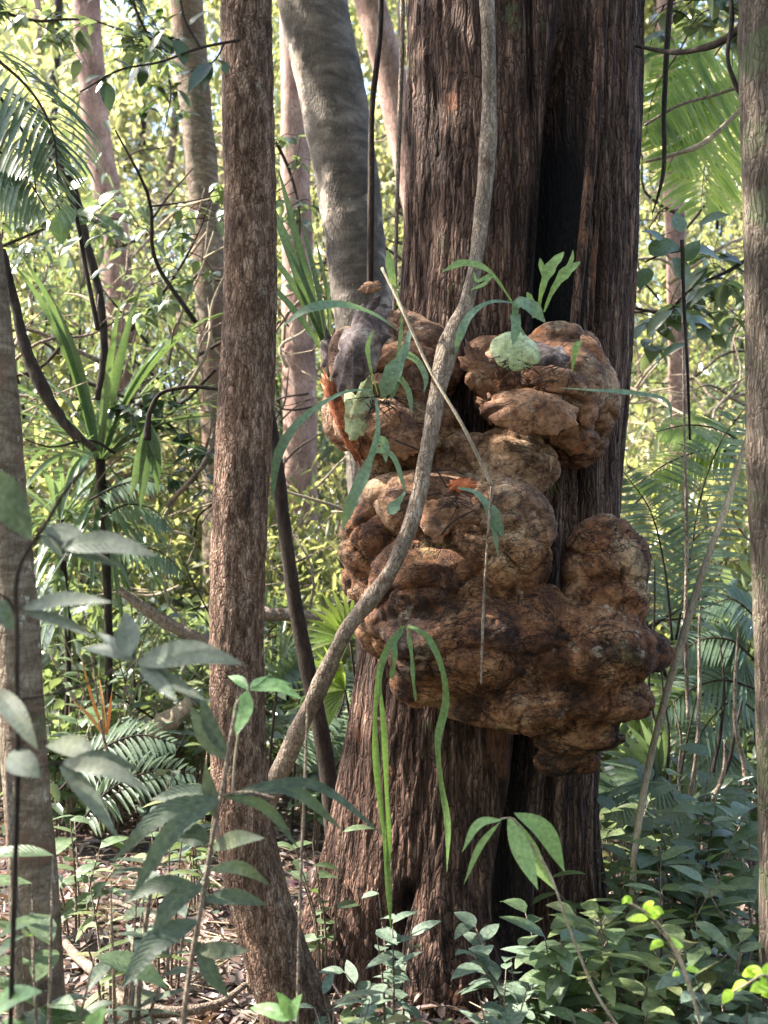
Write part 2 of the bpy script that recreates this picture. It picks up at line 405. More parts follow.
M['shield_green'] = burlmat('pale_green_shield', [(.36, (.26, .31, .14)), (.46, (.38, .45, .24)), (.56, (.48, .54, .32)), (.68, (.55, .6, .4))], [((.22, .14, .07), .60, 11, .8), ((.50, .50, .36), .60, 8, .6)], .25, .005, 7)
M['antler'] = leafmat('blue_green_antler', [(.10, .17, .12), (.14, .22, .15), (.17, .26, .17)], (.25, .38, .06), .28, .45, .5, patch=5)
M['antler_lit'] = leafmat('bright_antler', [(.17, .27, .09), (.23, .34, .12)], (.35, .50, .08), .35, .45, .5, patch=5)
M['strap'] = leafmat('strap_green', [(.035, .07, .035), (.07, .125, .06), (.11, .17, .09), (.15, .20, .12)], (.20, .30, .06), .28, .35, .6)
M['ribbon'] = leafmat('ribbon_green', [(.075, .14, .045), (.12, .20, .065), (.17, .24, .08)], (.25, .42, .04), .3, .4, .5, veins=True, patch=9)
M['serrate'] = leafmat('dull_serrated_leaf', [(.045, .065, .045), (.075, .10, .072), (.105, .13, .095), (.14, .15, .08)], (.10, .16, .05), .2, .48, .4, veins=True, patch=14)
M['shrub'] = leafmat('blue_green_leaf', [(.085, .120, .090), (.13, .18, .13), (.18, .235, .175)], (.16, .24, .08), .22, .5, .4, veins=True)
M['shrub2'] = leafmat('mid_green_leaf', [(.06, .09, .05), (.095, .14, .07), (.14, .19, .10)], (.2, .33, .04), .3, .4, .55, veins=True)
M['shrub3'] = leafmat('yellowish_green_leaf', [(.075, .105, .04), (.12, .16, .055), (.17, .21, .09), (.20, .17, .08)], (.25, .36, .05), .3, .5, .4, veins=True)
M['bamboo'] = leafmat('grass_blade_leaf', [(.20, .32, .13), (.26, .38, .17)], (.4, .55, .12), .4, .45, .4)
M['lime'] = leafmat('lime_leaf', [(.38, .62, .05), (.48, .72, .08)], (.6, .85, .06), .5, .4, .4)
M['young'] = leafmat('young_green_leaf', [(.17, .32, .12), (.24, .40, .16)], (.35, .55, .1), .35, .4, .5, veins=True)
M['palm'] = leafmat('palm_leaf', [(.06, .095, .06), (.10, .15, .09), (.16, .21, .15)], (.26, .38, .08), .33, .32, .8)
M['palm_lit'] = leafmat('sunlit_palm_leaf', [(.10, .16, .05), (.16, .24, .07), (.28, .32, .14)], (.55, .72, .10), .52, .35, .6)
M['bg_leaf'] = leafmat('thicket_leaf', [(.035, .05, .03), (.08, .11, .045), (.15, .18, .08), (.10, .12, .075), (.24, .24, .11), (.30, .24, .18)], (.60, .62, .18), .55, .34, .8, patch=.9)
M['bg_leaf2'] = leafmat('glossy_thicket_leaf', [(.03, .045, .03), (.06, .09, .06), (.10, .14, .09), (.15, .18, .13)], (.36, .45, .12), .38, .28, .9, patch=.9)
M['bg_leaf3'] = leafmat('yellow_thicket_leaf', [(.07, .09, .03), (.18, .20, .06), (.30, .28, .13), (.42, .33, .26), (.12, .14, .08), (.5, .46, .38)], (.75, .72, .28), .55, .4, .6, patch=.8)
M['crown'] = leafmat('canopy_leaf', [(.04, .075, .025), (.07, .12, .035)], (.25, .4, .04), .35, .4, .5)
M['dark_leaf'] = leafmat('dark_glossy_leaf', [(.02, .038, .018), (.035, .06, .03)], (.12, .2, .03), .25, .3, .6)
M['litter'] = leafmat('dry_leaf', [(.05, .030, .022), (.13, .080, .062), (.22, .155, .13), (.34, .27, .24), (.09, .06, .05), (.17, .12, .10)], (.4, .22, .1), .12, .6, .4, patch=2)
M['orange_leaf'] = leafmat('orange_dead_leaf', [(.30, .085, .03), (.38, .15, .04), (.30, .20, .06)], (.5, .2, .05), .25, .5, .4, patch=25)

def soilmat():
    m, nt, out = newmat('forest_soil'); L = nt.links.new
    tc = nt.nodes.new('ShaderNodeTexCoord')
    n1 = nd(nt, 'ShaderNodeTexNoise'); n1.inputs['Scale'].default_value = 9; n1.inputs['Detail'].default_value = 9; n1.inputs['Roughness'].default_value = .75; L(tc.outputs['Object'], n1.inputs['Vector'])
    v = nd(nt, 'ShaderNodeTexVoronoi'); v.inputs['Scale'].default_value = 22; L(tc.outputs['Object'], v.inputs['Vector'])
    rp = ramp(nt, [(.3, (.03, .02, .015)), (.5, (.09, .06, .045)), (.65, (.20, .14, .11)), (.8, (.3, .23, .19))]); L(n1.outputs['Fac'], rp.inputs[0])
    mx = nd(nt, 'ShaderNodeMix', data_type='RGBA', blend_type='MULTIPLY'); mx.inputs[0].default_value = .6; L(rp.outputs[0], mx.inputs[6]); L(v.outputs['Color'], mx.inputs[7])
    pb = nd(nt, 'ShaderNodeBsdfPrincipled'); L(mx.outputs[2], pb.inputs['Base Color']); pb.inputs['Roughness'].default_value = .95
    bp = nd(nt, 'ShaderNodeBump'); bp.inputs['Distance'].default_value = .03; L(n1.outputs['Fac'], bp.inputs['Height']); L(bp.outputs[0], pb.inputs['Normal'])
    L(pb.outputs[0], out.inputs[0]); return m
M['soil'] = soilmat()

# ------------------------------------------------------------------ ground
def gz(x, y):
    x = np.asarray(x, float); y = np.asarray(y, float)
    far = np.clip((np.hypot(x, y) - 7) / 30, 0, 3)
    return .10*(fbm(x*.5+9, y*.5+4, 0*x, 3) - .45) + far*.7
def ground():
    n = 261
    u = np.linspace(-1, 1, n)
    g = np.sign(u) * (np.abs(u)**2.2) * 140
    X, Y = np.meshgrid(g, g + 5)
    Z = gz(X, Y) + .03*(fbm(X*3, Y*3, 0*X, 3)-.45)
    mb = MB(); v = np.stack([X, Y, Z], -1).reshape(-1, 3)
    f = [(j*n+i, j*n+i+1, (j+1)*n+i+1, (j+1)*n+i) for j in range(n-1) for i in range(n-1)]
    mb.add(v, f)
    o = mb.build('forest_ground', M['soil'])
    tag(o, kind='structure')
ground()

def cloud(name, pos, L, W, mat, parent=None, droop=.5, jitter=.5, upb=.35, seed=1):
    """many folded six-cornered leaves at world positions, ONE mesh"""
    r = np.random.default_rng(seed)
    n = len(pos)
    L = L * (1 + jitter*(r.random(n)*2-1)); Wd = W * (1 + jitter*(r.random(n)*2-1))
    a = r.random(n)*2*np.pi
    el = r.normal(-droop, .55, n)
    d = np.stack([np.cos(a)*np.cos(el), np.sin(a)*np.cos(el), np.sin(el)], 1)
    up = r.normal(0, 1, (n, 3)); up[:, 2] = np.abs(up[:, 2]) + upb*2
    s = np.cross(d, up); s /= np.linalg.norm(s, axis=1)[:, None] + 1e-9
    nn = np.cross(s, d)
    Lc, Wc = L[:, None], Wd[:, None]
    b = pos
    v = np.stack([b,
        b + d*Lc*.30 + s*Wc*.46 + nn*Wc*.14,
        b + d*Lc*.68 + s*Wc*.38 + nn*Wc*.06 - np.array([0,0,1])*Lc*.06,
        b + d*Lc - np.array([0,0,1])*Lc*.20,
        b + d*Lc*.68 - s*Wc*.38 + nn*Wc*.06 - np.array([0,0,1])*Lc*.06,
        b + d*Lc*.30 - s*Wc*.46 + nn*Wc*.14], 1).reshape(-1, 3)
    if parent is not None and '_o' in parent.keys(): v = v - np.array(list(parent['_o']))
    me = bpy.data.meshes.new(name)
    me.vertices.add(n*6); me.vertices.foreach_set('co', v.astype(np.float32).ravel())
    base = (np.arange(n)*6)[:, None]
    li = np.concatenate([base+0, base+1, base+2, base+3, base+0, base+3, base+4, base+5], 1).ravel()
    me.loops.add(n*8); me.loops.foreach_set('vertex_index', li.astype(np.int32))
    me.polygons.add(n*2)
    me.polygons.foreach_set('loop_start', (np.arange(n*2)*4).astype(np.int32))
    me.update(calc_edges=True); me.validate()
    me.materials.append(mat)
    o = bpy.data.objects.new(name, me); C.objects.link(o)
    if parent is not None: o.parent = parent; 
    return o

def crown_pts(c, rad, n, clumps=40, seed=1, cr=.35):
    r = np.random.default_rng(seed)
    d = r.normal(0, 1, (clumps, 3)); d /= np.linalg.norm(d, axis=1)[:, None]
    cc = np.array(c) + d * (r.random((clumps, 1))**(.4)) * np.array(rad)
    k = r.integers(0, clumps, n)
    return cc[k] + r.normal(0, 1, (n, 3)) * cr * np.mean(rad) * .45, cc

# ------------------------------------------------------------------ trunks
def trunk_mesh(pts, radii, nseg, nz, relief):
    """pts: world centres, rings horizontal; relief(theta, z, r) -> added radius, returns verts, faces, theta, z"""
    cr_ = spline([(*q, rr_) for q, rr_ in zip(pts, radii)], nz); c, r = cr_[:, :3], cr_[:, 3]
    th = np.linspace(-np.pi*1.5, np.pi*.5, nseg, endpoint=False)
    TH, Z = np.meshgrid(th, c[:, 2]); RR = np.repeat(r[:, None], nseg, 1)
    RR = RR + relief(TH, Z, RR)
    X = c[:, 0][:, None] + RR*np.cos(TH); Y = c[:, 1][:, None] + RR*np.sin(TH)
    v = np.stack([X, Y, Z], -1).reshape(-1, 3)
    j = np.arange(nseg); k = (j+1) % nseg
    f = []
    for i in range(nz-1):
        a = i*nseg
        f += list(zip((a+j).tolist(), (a+k).tolist(), (a+nseg+k).tolist(), (a+nseg+j).tolist()))
    return v, f, TH, Z

def limbs(tree, top, rad, n, r0, mat, seed, spread=2.0, rise=1.8):
    q = random.Random(seed); ends = []
    for i in range(n):
        a = i*2*math.pi/n + q.random()
        e = Vector(top) + Vector((math.cos(a)*spread*q.uniform(.6, 1), math.sin(a)*spread*q.uniform(.6, 1), rise*q.uniform(.4, 1)))
        m = Vector(top)*.5 + e*.5 + Vector((0, 0, .25))
        mb = MB(); tube(mb, [Vector(top) - Vector((0, 0, .3)), m, e], [r0*.6, r0*.35, r0*.1], 7, 14, .1)
        mb.build('limb', mat, tree)

def add_crown(tree, c, rad, n, seed, mat='crown', L=.16, W=.07):
    p, cc = crown_pts(c, rad, n, 60, seed, .4)
    cloud('crown', p, L, W, M[mat], tree, seed=seed)

# ---- the burl tree
TY = 4.28
def tr(px, py, Y=TY): return P(px, py, Y)
base_z = -.25
burl_tree = thing('burl_tree', 'massive dark furrowed tree trunk covered with huge lumpy brown burls', 'tree', (0.30, TY, 0))
def main_relief(th, z, r):
    rr = .5
    u = th*rr
    warp = (fbm(u*3, z*1.2, 0*z, 3)-.45)*.35
    a = fbm((u+warp*.35)*16, z*1.6, 3+0*z, 3)
    b = fbm((u+warp*.25)*38, z*3.4, 8+0*z, 3)
    ridg = 1 - np.abs(a*2-1.0)*1.8
    crack = np.abs(vn((u+warp*.3)*30, z*9 + vn(u*30, z*2, 1)*3, 5)-.5)
    d = .018*(ridg-.5) + .016*(b-.45) - .010*np.clip(.12-crack, 0, 1)*8*.5
    # broad flutes, stronger towards the base
    fl = np.clip((1.1 - z)/1.3, 0, 1)**2
    d = d + .03*np.cos(3*th+.6) + fl*.09*np.cos(5*th + 1.2) + fl*.035*np.cos(11*th) + (np.clip((.5-z)/.6, 0, 1)**2)*.07
    # split hollow on the camera side, right of centre
    w1 = np.exp(-((th + 1.22 + .05*np.sin(z*3))/.17)**4) * np.clip((z-1.9)/.2, 0, 1)*np.clip((3.55-z)/.5, .25, 1)
    w2 = np.exp(-((th + 1.18 + .06*np.sin(z*5))/.11)**4) * np.clip((1.35-z)/.2, 0, 1)*np.clip((z-.05)/.25, 0, 1)
    w3 = np.exp(-((th + 1.98 + .06*np.sin(z*9))/.055)**4) * np.clip((.42-z)/.1, 0, 1)*np.clip((z-.1)/.12, 0, 1)
    w4 = np.exp(-((th + .88 + .03*np.sin(z*7))/.035)**2)
    w5 = np.exp(-((th + 1.55 + .03*np.sin(z*4))/.03)**2)*np.clip((z-1.9)/.2, 0, 1)
    return d - .20*w1 - .13*w2 - .09*w3 - .05*w4 - .05*w5
mpts = [tr(450, 965), tr(452, 900), tr(460, 800), tr(470, 700), tr(488, 560), tr(503, 400), tr(513, 250), tr(516, 100), tr(518, -40), (.60, TY, 5.2), (.66, TY, 7.0)]
mpts[0] = (mpts[0][0], TY, base_z)
mrad = [.58, .52, .49, .475, .46, .445, .44, .445, .45, .43, .36]
v, f, TH, ZZ = trunk_mesh(mpts, mrad, 620, 820, main_relief)
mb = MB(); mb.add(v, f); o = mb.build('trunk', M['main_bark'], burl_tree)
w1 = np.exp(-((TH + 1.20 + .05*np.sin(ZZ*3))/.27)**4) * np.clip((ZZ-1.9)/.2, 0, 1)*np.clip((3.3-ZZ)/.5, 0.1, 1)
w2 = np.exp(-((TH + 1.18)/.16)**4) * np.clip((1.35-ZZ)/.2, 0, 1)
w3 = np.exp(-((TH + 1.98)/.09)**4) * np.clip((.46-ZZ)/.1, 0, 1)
ch = np.clip((w1*2.0 + w2*1.0 + w3*.8)*(.45+.9*fbm(TH*14, ZZ*2, 0*ZZ, 3)), 0, 1).astype(np.float32)  # near-black mask along the trunk hollows, mixed into the bark colour
at = o.data.attributes.new('hollow_black', 'FLOAT', 'POINT'); at.data.foreach_set('value', ch.ravel())

# burls: overlapping swellings fused by a voxel remesh, then roughened
def lump(lobes, vox, name, mat, parent, amps=(.024, .008, .004), seed=0, smooth=2, vsc=3.7, vam=.034):
    bm = bmesh.new()
    for (px, py, rp, Y, sx, sz) in lobes:
        r = rp*Y/F
        c = P(px, py, Y)
        m = Matrix.Translation(c) @ Matrix.Diagonal((r*sx, r*1.0, r*sz, 1))
        bmesh.ops.create_icosphere(bm, subdivisions=4, radius=1, matrix=m)
    me = bpy.data.meshes.new('tmp'); bm.to_mesh(me); bm.free()
    o = bpy.data.objects.new('tmp', me); C.objects.link(o)
    md = o.modifiers.new('r', 'REMESH'); md.mode = 'VOXEL'; md.voxel_size = vox
    ms = o.modifiers.new('s', 'SMOOTH'); ms.iterations = smooth; ms.factor = .5
    dg = bpy.context.evaluated_depsgraph_get()
    m2 = bpy.data.meshes.new_from_object(o.evaluated_get(dg))
    bpy.data.objects.remove(o); bpy.data.meshes.remove(me)
    n = len(m2.vertices)
    co = np.zeros(n*3, np.float32); no = np.zeros(n*3, np.float32)
    m2.vertices.foreach_get('co', co); m2.vertices.foreach_get('normal', no)
    co = co.reshape(-1, 3).astype(float); no = no.reshape(-1, 3)
    x, y, z = co[:, 0]+seed, co[:, 1], co[:, 2]
    wx = (fbm(x*5, y*5, z*5, 2)-.4)*.3
    a = fbm(x*6+wx, y*6, z*6+wx, 3)
    b = 1-np.abs(fbm(x*13+wx*5, y*13, z*15, 3)*2-.9)*2
    c = fbm(x*45, y*45, z*45, 3)
    crk = np.exp(-((vn(x*9+wx*9, y*9, z*11)-.5)/.045)**2)
    d = amps[0]*(a-.45)*2 + amps[1]*(b-.5) + amps[2]*(c-.45)*2 - amps[1]*.9*crk
    from mathutils import noise as mn
    vo = np.empty((n, 2))
    P3 = np.stack([x + (fbm(x*7, y*7, z*7, 2)-.4)*.22, y, z*1.15 + (fbm(x*6+5, y*6, z*6, 2)-.4)*.22], 1)*vsc
    for i_ in range(n):
        dd = mn.voronoi(P3[i_])[0]; vo[i_] = dd[0], dd[1] - dd[0]
    d = d + vam*(.35 - vo[:, 0]) - vam*.55*np.exp(-vo[:, 1]/.06)
    lay = np.abs(((z*9 + wx*8 + vn(x*4, y*4, z*2)*2.5) % 1) - .5)
    d = d + amps[2]*1.2*(lay-.25)*2
    co = co + no * d[:, None]
    co = co - np.array(list(parent['_o']))
    m2.vertices.foreach_set('co', co.astype(np.float32).ravel())
    m2.polygons.foreach_set('use_smooth', np.ones(len(m2.polygons), bool))
    m2.materials.clear(); m2.materials.append(mat); m2.update(); m2.name = name
    ob = bpy.data.objects.new(name, m2); C.objects.link(ob); ob.parent = parent; ob['_o'] = parent['_o']
    return ob

upper = [(378, 400, 52, 3.78, 1, 1.2), (352, 362, 26, 3.80, 1, 1.3), (345, 412, 28, 3.82, .9, 1.4), (425, 365, 42, 3.82, 1, 1.1), (400, 340, 34, 3.86, 1.2, 1), (420, 430, 42, 3.78, 1.1, 1),
         (545, 392, 58, 3.74, 1.05, .95), (592, 398, 34, 3.80, .95, 1.4), (505, 385, 36, 3.76, 1, 1.2), (560, 352, 34, 3.82, 1.2, .8), (497, 355, 30, 3.82, 1.1, .8), (580, 440, 32, 3.84, 1, 1)
         , (385, 462, 30, 3.86, .9, .9)]
middle = [(512, 468, 46, 3.72, 1.05, .9), (462, 462, 38, 3.78, 1, .9), (437, 506, 46, 3.65, 1.3, .85), (500, 528, 55, 3.585, 1.05, .95), (395, 500, 30, 3.74, 1.2, .8)]
lower = [(376, 538, 40, 3.74, 1, 1.05), (372, 582, 34, 3.80, 1, 1), (400, 620, 48, 3.72, 1, .95), (437, 508, 44, 3.66, 1.25, .9), (500, 545, 54, 3.60, 1, 1.15), (435, 585, 54, 3.60, 1.3, .9), (465, 642, 66, 3.58, 1.25, .85),
         (425, 675, 38, 3.68, 1, .9), (482, 698, 40, 3.66, 1.2, .7), (532, 640, 50, 3.58, 1, 1.1), (604, 562, 46, 3.68, 1.0, 1.05), (606, 604, 46, 3.66, 1.0, .9),
         (596, 650, 60, 3.58, 1, .8), (634, 648, 42, 3.68, 1.0, .62), (600, 702, 50, 3.62, 1.15, .62), (532, 705, 46, 3.58, 1.3, .7), (578, 735, 36, 3.68, 1.5, .6), (566, 760, 28, 3.74, 1.3, .75)]
b1 = lump(upper, .0085, 'burl', M['burl_upper'], burl_tree, (.018, .006, .002), seed=3, vsc=3.6, vam=.028); b1['label'] = 'upper burl mass with two pale smooth shoulders'
b3 = lump(middle, .0085, 'burl', M['burl_lit'], burl_tree, (.018, .008, .003), seed=7, vsc=4.2, vam=.030); b3['label'] = 'pale tan burl mass bulging between the upper and lower ones'
b2 = lump(lower, .0085, 'burl', M['burl'], burl_tree, seed=11); b2['label'] = 'lower and largest burl mass bulging to the right'
limbs(burl_tree, (.66, TY, 7.0), 2.5, 5, .34, M['main_bark'], 3, 2.8, 2.2)
add_crown(burl_tree, (.5, 4.8, 8.6), (3.6, 3.4, 1.4), 5200, 21)

# ---- other near trees
def relief_gen(amp, fu, fz, seed, lumps=.0):
    def f(th, z, r):
        u = th*r
        a = fbm(u*fu+seed, z*fz, 0*z, 3)
        return amp*(a-.45)*2 + lumps*r*(fbm(np.cos(th)*1.3+seed, np.sin(th)*1.3, z*2.2, 2)-.4)
    return f
def tree(name, label, rows, Y, mat, amp=.004, fu=50, fz=14, seed=1, nseg=120, nz=500, top=(0, 0, 6), rtop=.05, lumps=.12, group=None, crown=None, zbase=-.15):
    """rows: (px centre, py, px width) read down the trunk"""
    rows = sorted(rows, key=lambda q: -q[1])
    pts = [tuple(P(r[0], r[1], Y)) for r in rows]; rad = [r[2]*Y/F/2 for r in rows]
    if pts[0][2] > zbase + .1:
        k = (pts[0][0] - pts[1][0]) / max(.1, (pts[1][2]-pts[0][2]))
        pts = [(pts[0][0] + k*(pts[0][2]-zbase)*.6, Y, zbase)] + pts; rad = [rad[0]*1.25] + rad
    pts = pts + [tuple(top)]; rad = rad + [rtop]
    t = thing(name, label, 'tree', (pts[0][0], Y, 0), group)
    v, f, _, _ = trunk_mesh(pts, rad, nseg, nz, relief_gen(amp, fu, fz, seed, lumps))
    mb = MB(); mb.add(v, f); mb.build('trunk', mat, t)
    if crown:
        limbs(t, top, 2, 4, rtop, mat, seed, crown[1][0]*.8, crown[1][2]*1.2)
        add_crown(t, crown[0], crown[1], crown[2], seed+50)
    return t
tree('slender_tree', 'slender rough reddish brown tree crossing the whole picture left of the burls', [(246, -60, 50), (247, 60, 51), (250, 200, 51), (250, 300, 53), (246, 400, 56), (241, 500, 56), (237, 620, 55), (238, 720, 56), (241, 800, 58), (252, 870, 62), (272, 940, 66), (295, 1010, 74)], 3.25, M['slender_bark'], .0045, 55, 16, 4, 220, 900, (-.5, 3.4, 6.6), .05, .10, crown=((-1.6, 5.0, 7.5), (2.4, 2.0, .9), 2300))
tree('lichen_tree', 'pale blotched lichen covered trunk cut by the left picture edge', [(-44, -60, 22), (-26, 120, 24), (-13, 230, 26), (-6, 300, 29), (2, 400, 34), (9, 520, 40), (16, 620, 44), (22, 720, 45), (29, 820, 46), (34, 900, 50), (38, 1000, 54)], 3.0, M['pale_bark'], .003, 20, 20, 9, 140, 500, (-2.0, 3.2, 6.8), .04, .22, crown=((-4.8, 4.0, 7.5), (3.3, 3.2, .9), 3700))
tree('edge_tree', 'straight grey brown trunk standing along the right picture edge', [(765, -60, 50), (764, 60, 50), (766, 200, 46), (768, 330, 45), (770, 450, 46), (775, 560, 46), (782, 700, 50), (785, 850, 50), (787, 1000, 54)], 3.1, M['edge_bark'], .003, 40, 14, 14, 140, 500, (1.2, 3.2, 6.6), .05, .1, crown=((2.2, 3.8, 7.6), (2.2, 2.2, .9), 1500))
tree('leaning_tree', 'smooth grey leaning trunk with bleached left edge behind the burl tree', [(302, -60, 70), (316, 20, 70), (333, 100, 70), (347, 180, 66), (357, 260, 62), (366, 330, 62), (376, 430, 66), (385, 560, 70), (392, 640, 74)], 5.9, M['grey_bark'], .006, 14, 18, 19, 140, 400, (-1.6, 6.1, 8.2), .12, .12, crown=((-2.4, 7, 9.4), (3, 2.8, 1.2), 1100))

BT = 'trees in the thicket behind the burl tree'
tree('pink_tree', 'pinkish trunk standing far left with a fork of light bark', [(84, -60, 27), (90, 60, 27), (98, 140, 27), (112, 220, 30), (118, 300, 32), (120, 420, 34), (122, 560, 36)], 10.5, M['pink_bark'], .012, 12, 5, 31, 60, 200, (-2.9, 10.6, 12), .1, .15, crown=((-3, 10.6, 13.5), (2.5, 2.5, 1.3), 900), zbase=-.1)
tree('mottled_tree', 'pale mottled trunk just left of the slender brown tree', [(182, -60, 32), (190, 50, 33), (200, 150, 32), (208, 250, 32), (213, 350, 31), (218, 450, 32), (220, 560, 34)], 8.5, M['pale_bark'], .010, 12, 8, 35, 60, 220, (-1.9, 8.7, 10), .1, .15, crown=((-2, 8.7, 11.5), (2.3, 2.3, 1.2), 800))
tree('pink_tree', 'stout pinkish trunk between the slender brown tree and the burls', [(296, 200, 30), (298, 300, 32), (300, 400, 34), (300, 500, 36), (302, 600, 38)], 9.5, M['pink_bark'], .012, 12, 5, 41, 60, 200, (-.8, 9.6, 10.5), .12, .15, crown=((-.8, 9.8, 12), (2.3, 2.3, 1.2), 700))
tree('pink_tree', 'narrow salmon trunk between the burl tree and right edge trunk', [(664, -60, 18), (668, 60, 18), (672, 140, 19), (675, 220, 20), (678, 330, 20), (680, 450, 22), (682, 560, 24)], 9.0, M['pink_bark'], .010, 12, 6, 44, 60, 200, (2.3, 9.1, 10), .07, .15, crown=((2.3, 9.1, 11.6), (2, 2, 1), 600))
tree('sloping_tree', 'brown sloping trunk between leaning grey trunk and burl tree top', [(352, -60, 30), (372, 10, 32), (392, 80, 34), (410, 160, 36), (430, 260, 38), (440, 400, 40)], 8.0, M['pink_bark'], .010, 12, 6, 48, 60, 200, (-1.2, 8.1, 10), .1, .12, crown=((-1.4, 8.3, 11), (2, 2, 1), 600))

def pstem(name, label, cat, pts, Y, wpx, mat, dY=None, seg=9, rough=.12, group=None, parent=None, n=None, freq=40):
    """a stem or vine through picked pixels; Y may be a list"""
    Ys = Y if isinstance(Y, (list, tuple)) else [Y]*len(pts)
    ws = wpx if isinstance(wpx, (list, tuple)) else [wpx]*len(pts)
    c = [P(p[0], p[1], y) for p, y in zip(pts, Ys)]
    mb = MB(); tube(mb, c, [q*y/F/2 for q, y in zip(ws, Ys)], seg, n or len(pts)*9, rough, freq)
    o = mb.build(name, mat, parent)
    if parent is None: tag(o, label, cat, group)
    return o
pstem('liana', 'pale grey finger thick liana sweeping in front of the burls', 'vine', [(484, -60), (489, 40), (488, 150), (480, 230), (468, 300), (447, 350), (436, 400), (427, 450), (412, 520), (388, 575), (350, 625), (318, 690), (292, 745), (270, 800), (262, 870), (255, 960), (250, 1060)],
      [3.5]*4+[3.45, 3.42, 3.4, 3.38, 3.36, 3.36, 3.4, 3.5, 3.6, 3.7, 3.75, 3.8, 3.85], [15, 15, 16, 17, 17, 20, 18, 18, 18, 18, 17, 17, 18, 18, 16, 15, 15], M['vine_bark'], seg=16, n=320, rough=.42, freq=10)
pstem('liana', 'straight brown vine climbing flat against the dark trunk hollow', 'vine', [(606, -60), (602, 20), (596, 110), (586, 210), (578, 290), (572, 350)], [3.82, 3.82, 3.82, 3.82, 3.82, 3.84], [12, 12, 12, 11, 10, 10], M['main_bark'], seg=10, n=80)
pstem('liana', 'thin second vine beside the straight brown vine on the trunk', 'vine', [(618, -60), (612, 30), (606, 120), (597, 220), (590, 330)], 3.86, [6, 6, 5, 5, 5], M['main_bark'], n=60)
pstem('thin_vine', 'thin dark vine hanging in front of the leaning grey trunk', 'vine', [(381, -60), (380, 30), (372, 110), (371, 190), (370, 290)], 4.6, [6, 6, 6, 7, 7], M['dark_bark'], n=60)
pstem('thin_vine', 'thin grey vine hanging beside left edge of the burl tree', 'vine', [(402, -60), (402, 40), (399, 130), (396, 240), (394, 330)], 4.1, [5, 5, 5, 4, 4], M['vine_bark'], n=60)
pstem('leaning_sapling', 'dark dead leaning sapling between slender brown tree and liana', 'sapling', [(262, 380), (276, 460), (286, 540), (296, 610), (310, 680), (326, 760), (335, 840)], [4.8]*7, [14, 14, 14, 15, 17, 18, 20], M['dark_bark'], n=70, seg=12)
pstem('dark_vine', 'dark crooked vine leaning through foliage at upper left', 'vine', [(45, 130), (72, 190), (85, 240), (100, 300), (104, 350), (98, 400)], 6, [11, 12, 10, 9, 8, 7], M['dark_bark'], n=60, rough=.3)
pstem('dead_branch', 'knobbly dark branch slanting beside the lichen trunk', 'branch', [(2, 250), (14, 300), (26, 350), (44, 390), (66, 425), (95, 450)], 4.4, [8, 10, 12, 13, 11, 5], M['dark_bark'], n=70, rough=.35)
pstem('thin_vine', 'pale hanging thread root in front of the lower burl', 'root', [(492, 484), (486, 560), (483, 620), (481, 684)], 3.3, [3.5, 2.5, 3, 2], M['vine_bark'], n=60, rough=.5)
pstem('thin_vine', 'thin bent twig running from the staghorn down to the hanging root', 'twig', [(382, 268), (398, 300), (430, 370), (465, 430), (492, 486)], [3.45, 3.4, 3.35, 3.3, 3.3], [3, 3.5, 3, 3.5, 4], M['cane'], n=50)
pstem('cane', 'long pale leaning cane right of the burl', 'cane', [(752, 420), (728, 500), (700, 580), (682, 640), (662, 710), (644, 790), (634, 860), (632, 930)], [3.9]*8, [4, 6, 7, 8, 7, 7, 7, 7], M['cane'], n=70)
pstem('cane', 'thin upright stick on the left of the leaf litter foreground', 'stick', [(8, 760), (12, 850), (18, 940), (20, 1040)], 2.5, [7, 8, 8, 8], M['vine_bark'], n=40)
pstem('cane', 'very thin green stalk in front of the slender tree base', 'stalk', [(308, 700), (304, 800), (300, 900), (297, 1030)], 2.6, [2.5, 3, 3, 3], M['vine_bark'], n=40)
pstem('branch', 'arched dark branch between burl tree and right edge trunk', 'branch', [(636, 46), (670, 52), (694, 50), (716, 44), (738, 30), (752, 10)], [3.9, 3.7, 3.5, 3.4, 3.3, 3.2], [3, 5, 6, 8, 8, 8], M['dark_bark'], n=50)
pstem('thin_vine', 'dark drooping vine left of the salmon trunk', 'vine', [(676, -60), (668, 30), (664, 110), (662, 180), (652, 215)], 4.6, [6, 6, 5, 4, 1], M['dark_bark'], n=50)
pstem('thin_vine', 'dark looping vine hanging against the right edge trunk', 'vine', [(728, -30), (732, 20), (728, 60), (736, 85), (744, 100)], 3.2, [4, 5, 4, 5, 5], M['dark_bark'], n=40)
pstem('twig', 'pale bare twig forking below the arched branch', 'twig', [(745, 105), (725, 125), (700, 145), (672, 155), (645, 162)], 5.0, [5, 5, 6, 4, 3], M['cane'], n=40)
pstem('twig', 'thin crossing twig above the pale bare twig', 'twig', [(745, 85), (715, 95), (680, 105), (645, 125)], 4.9, [3, 3, 3, 3], M['vine_bark'], n=40)
pstem('fallen_log', 'weathered fallen log lying in undergrowth behind slender tree', 'log', [(235, 612), (265, 614), (300, 616), (345, 620)], 6.5, [13, 14, 13, 12], M['vine_bark'], n=40, rough=.25)
pstem('fallen_log', 'brown sloping fallen limb left of the slender tree', 'log', [(120, 590), (150, 612), (180, 630), (215, 645)], 6.0, [8, 12, 13, 12], M['vine_bark'], n=40, rough=.3)

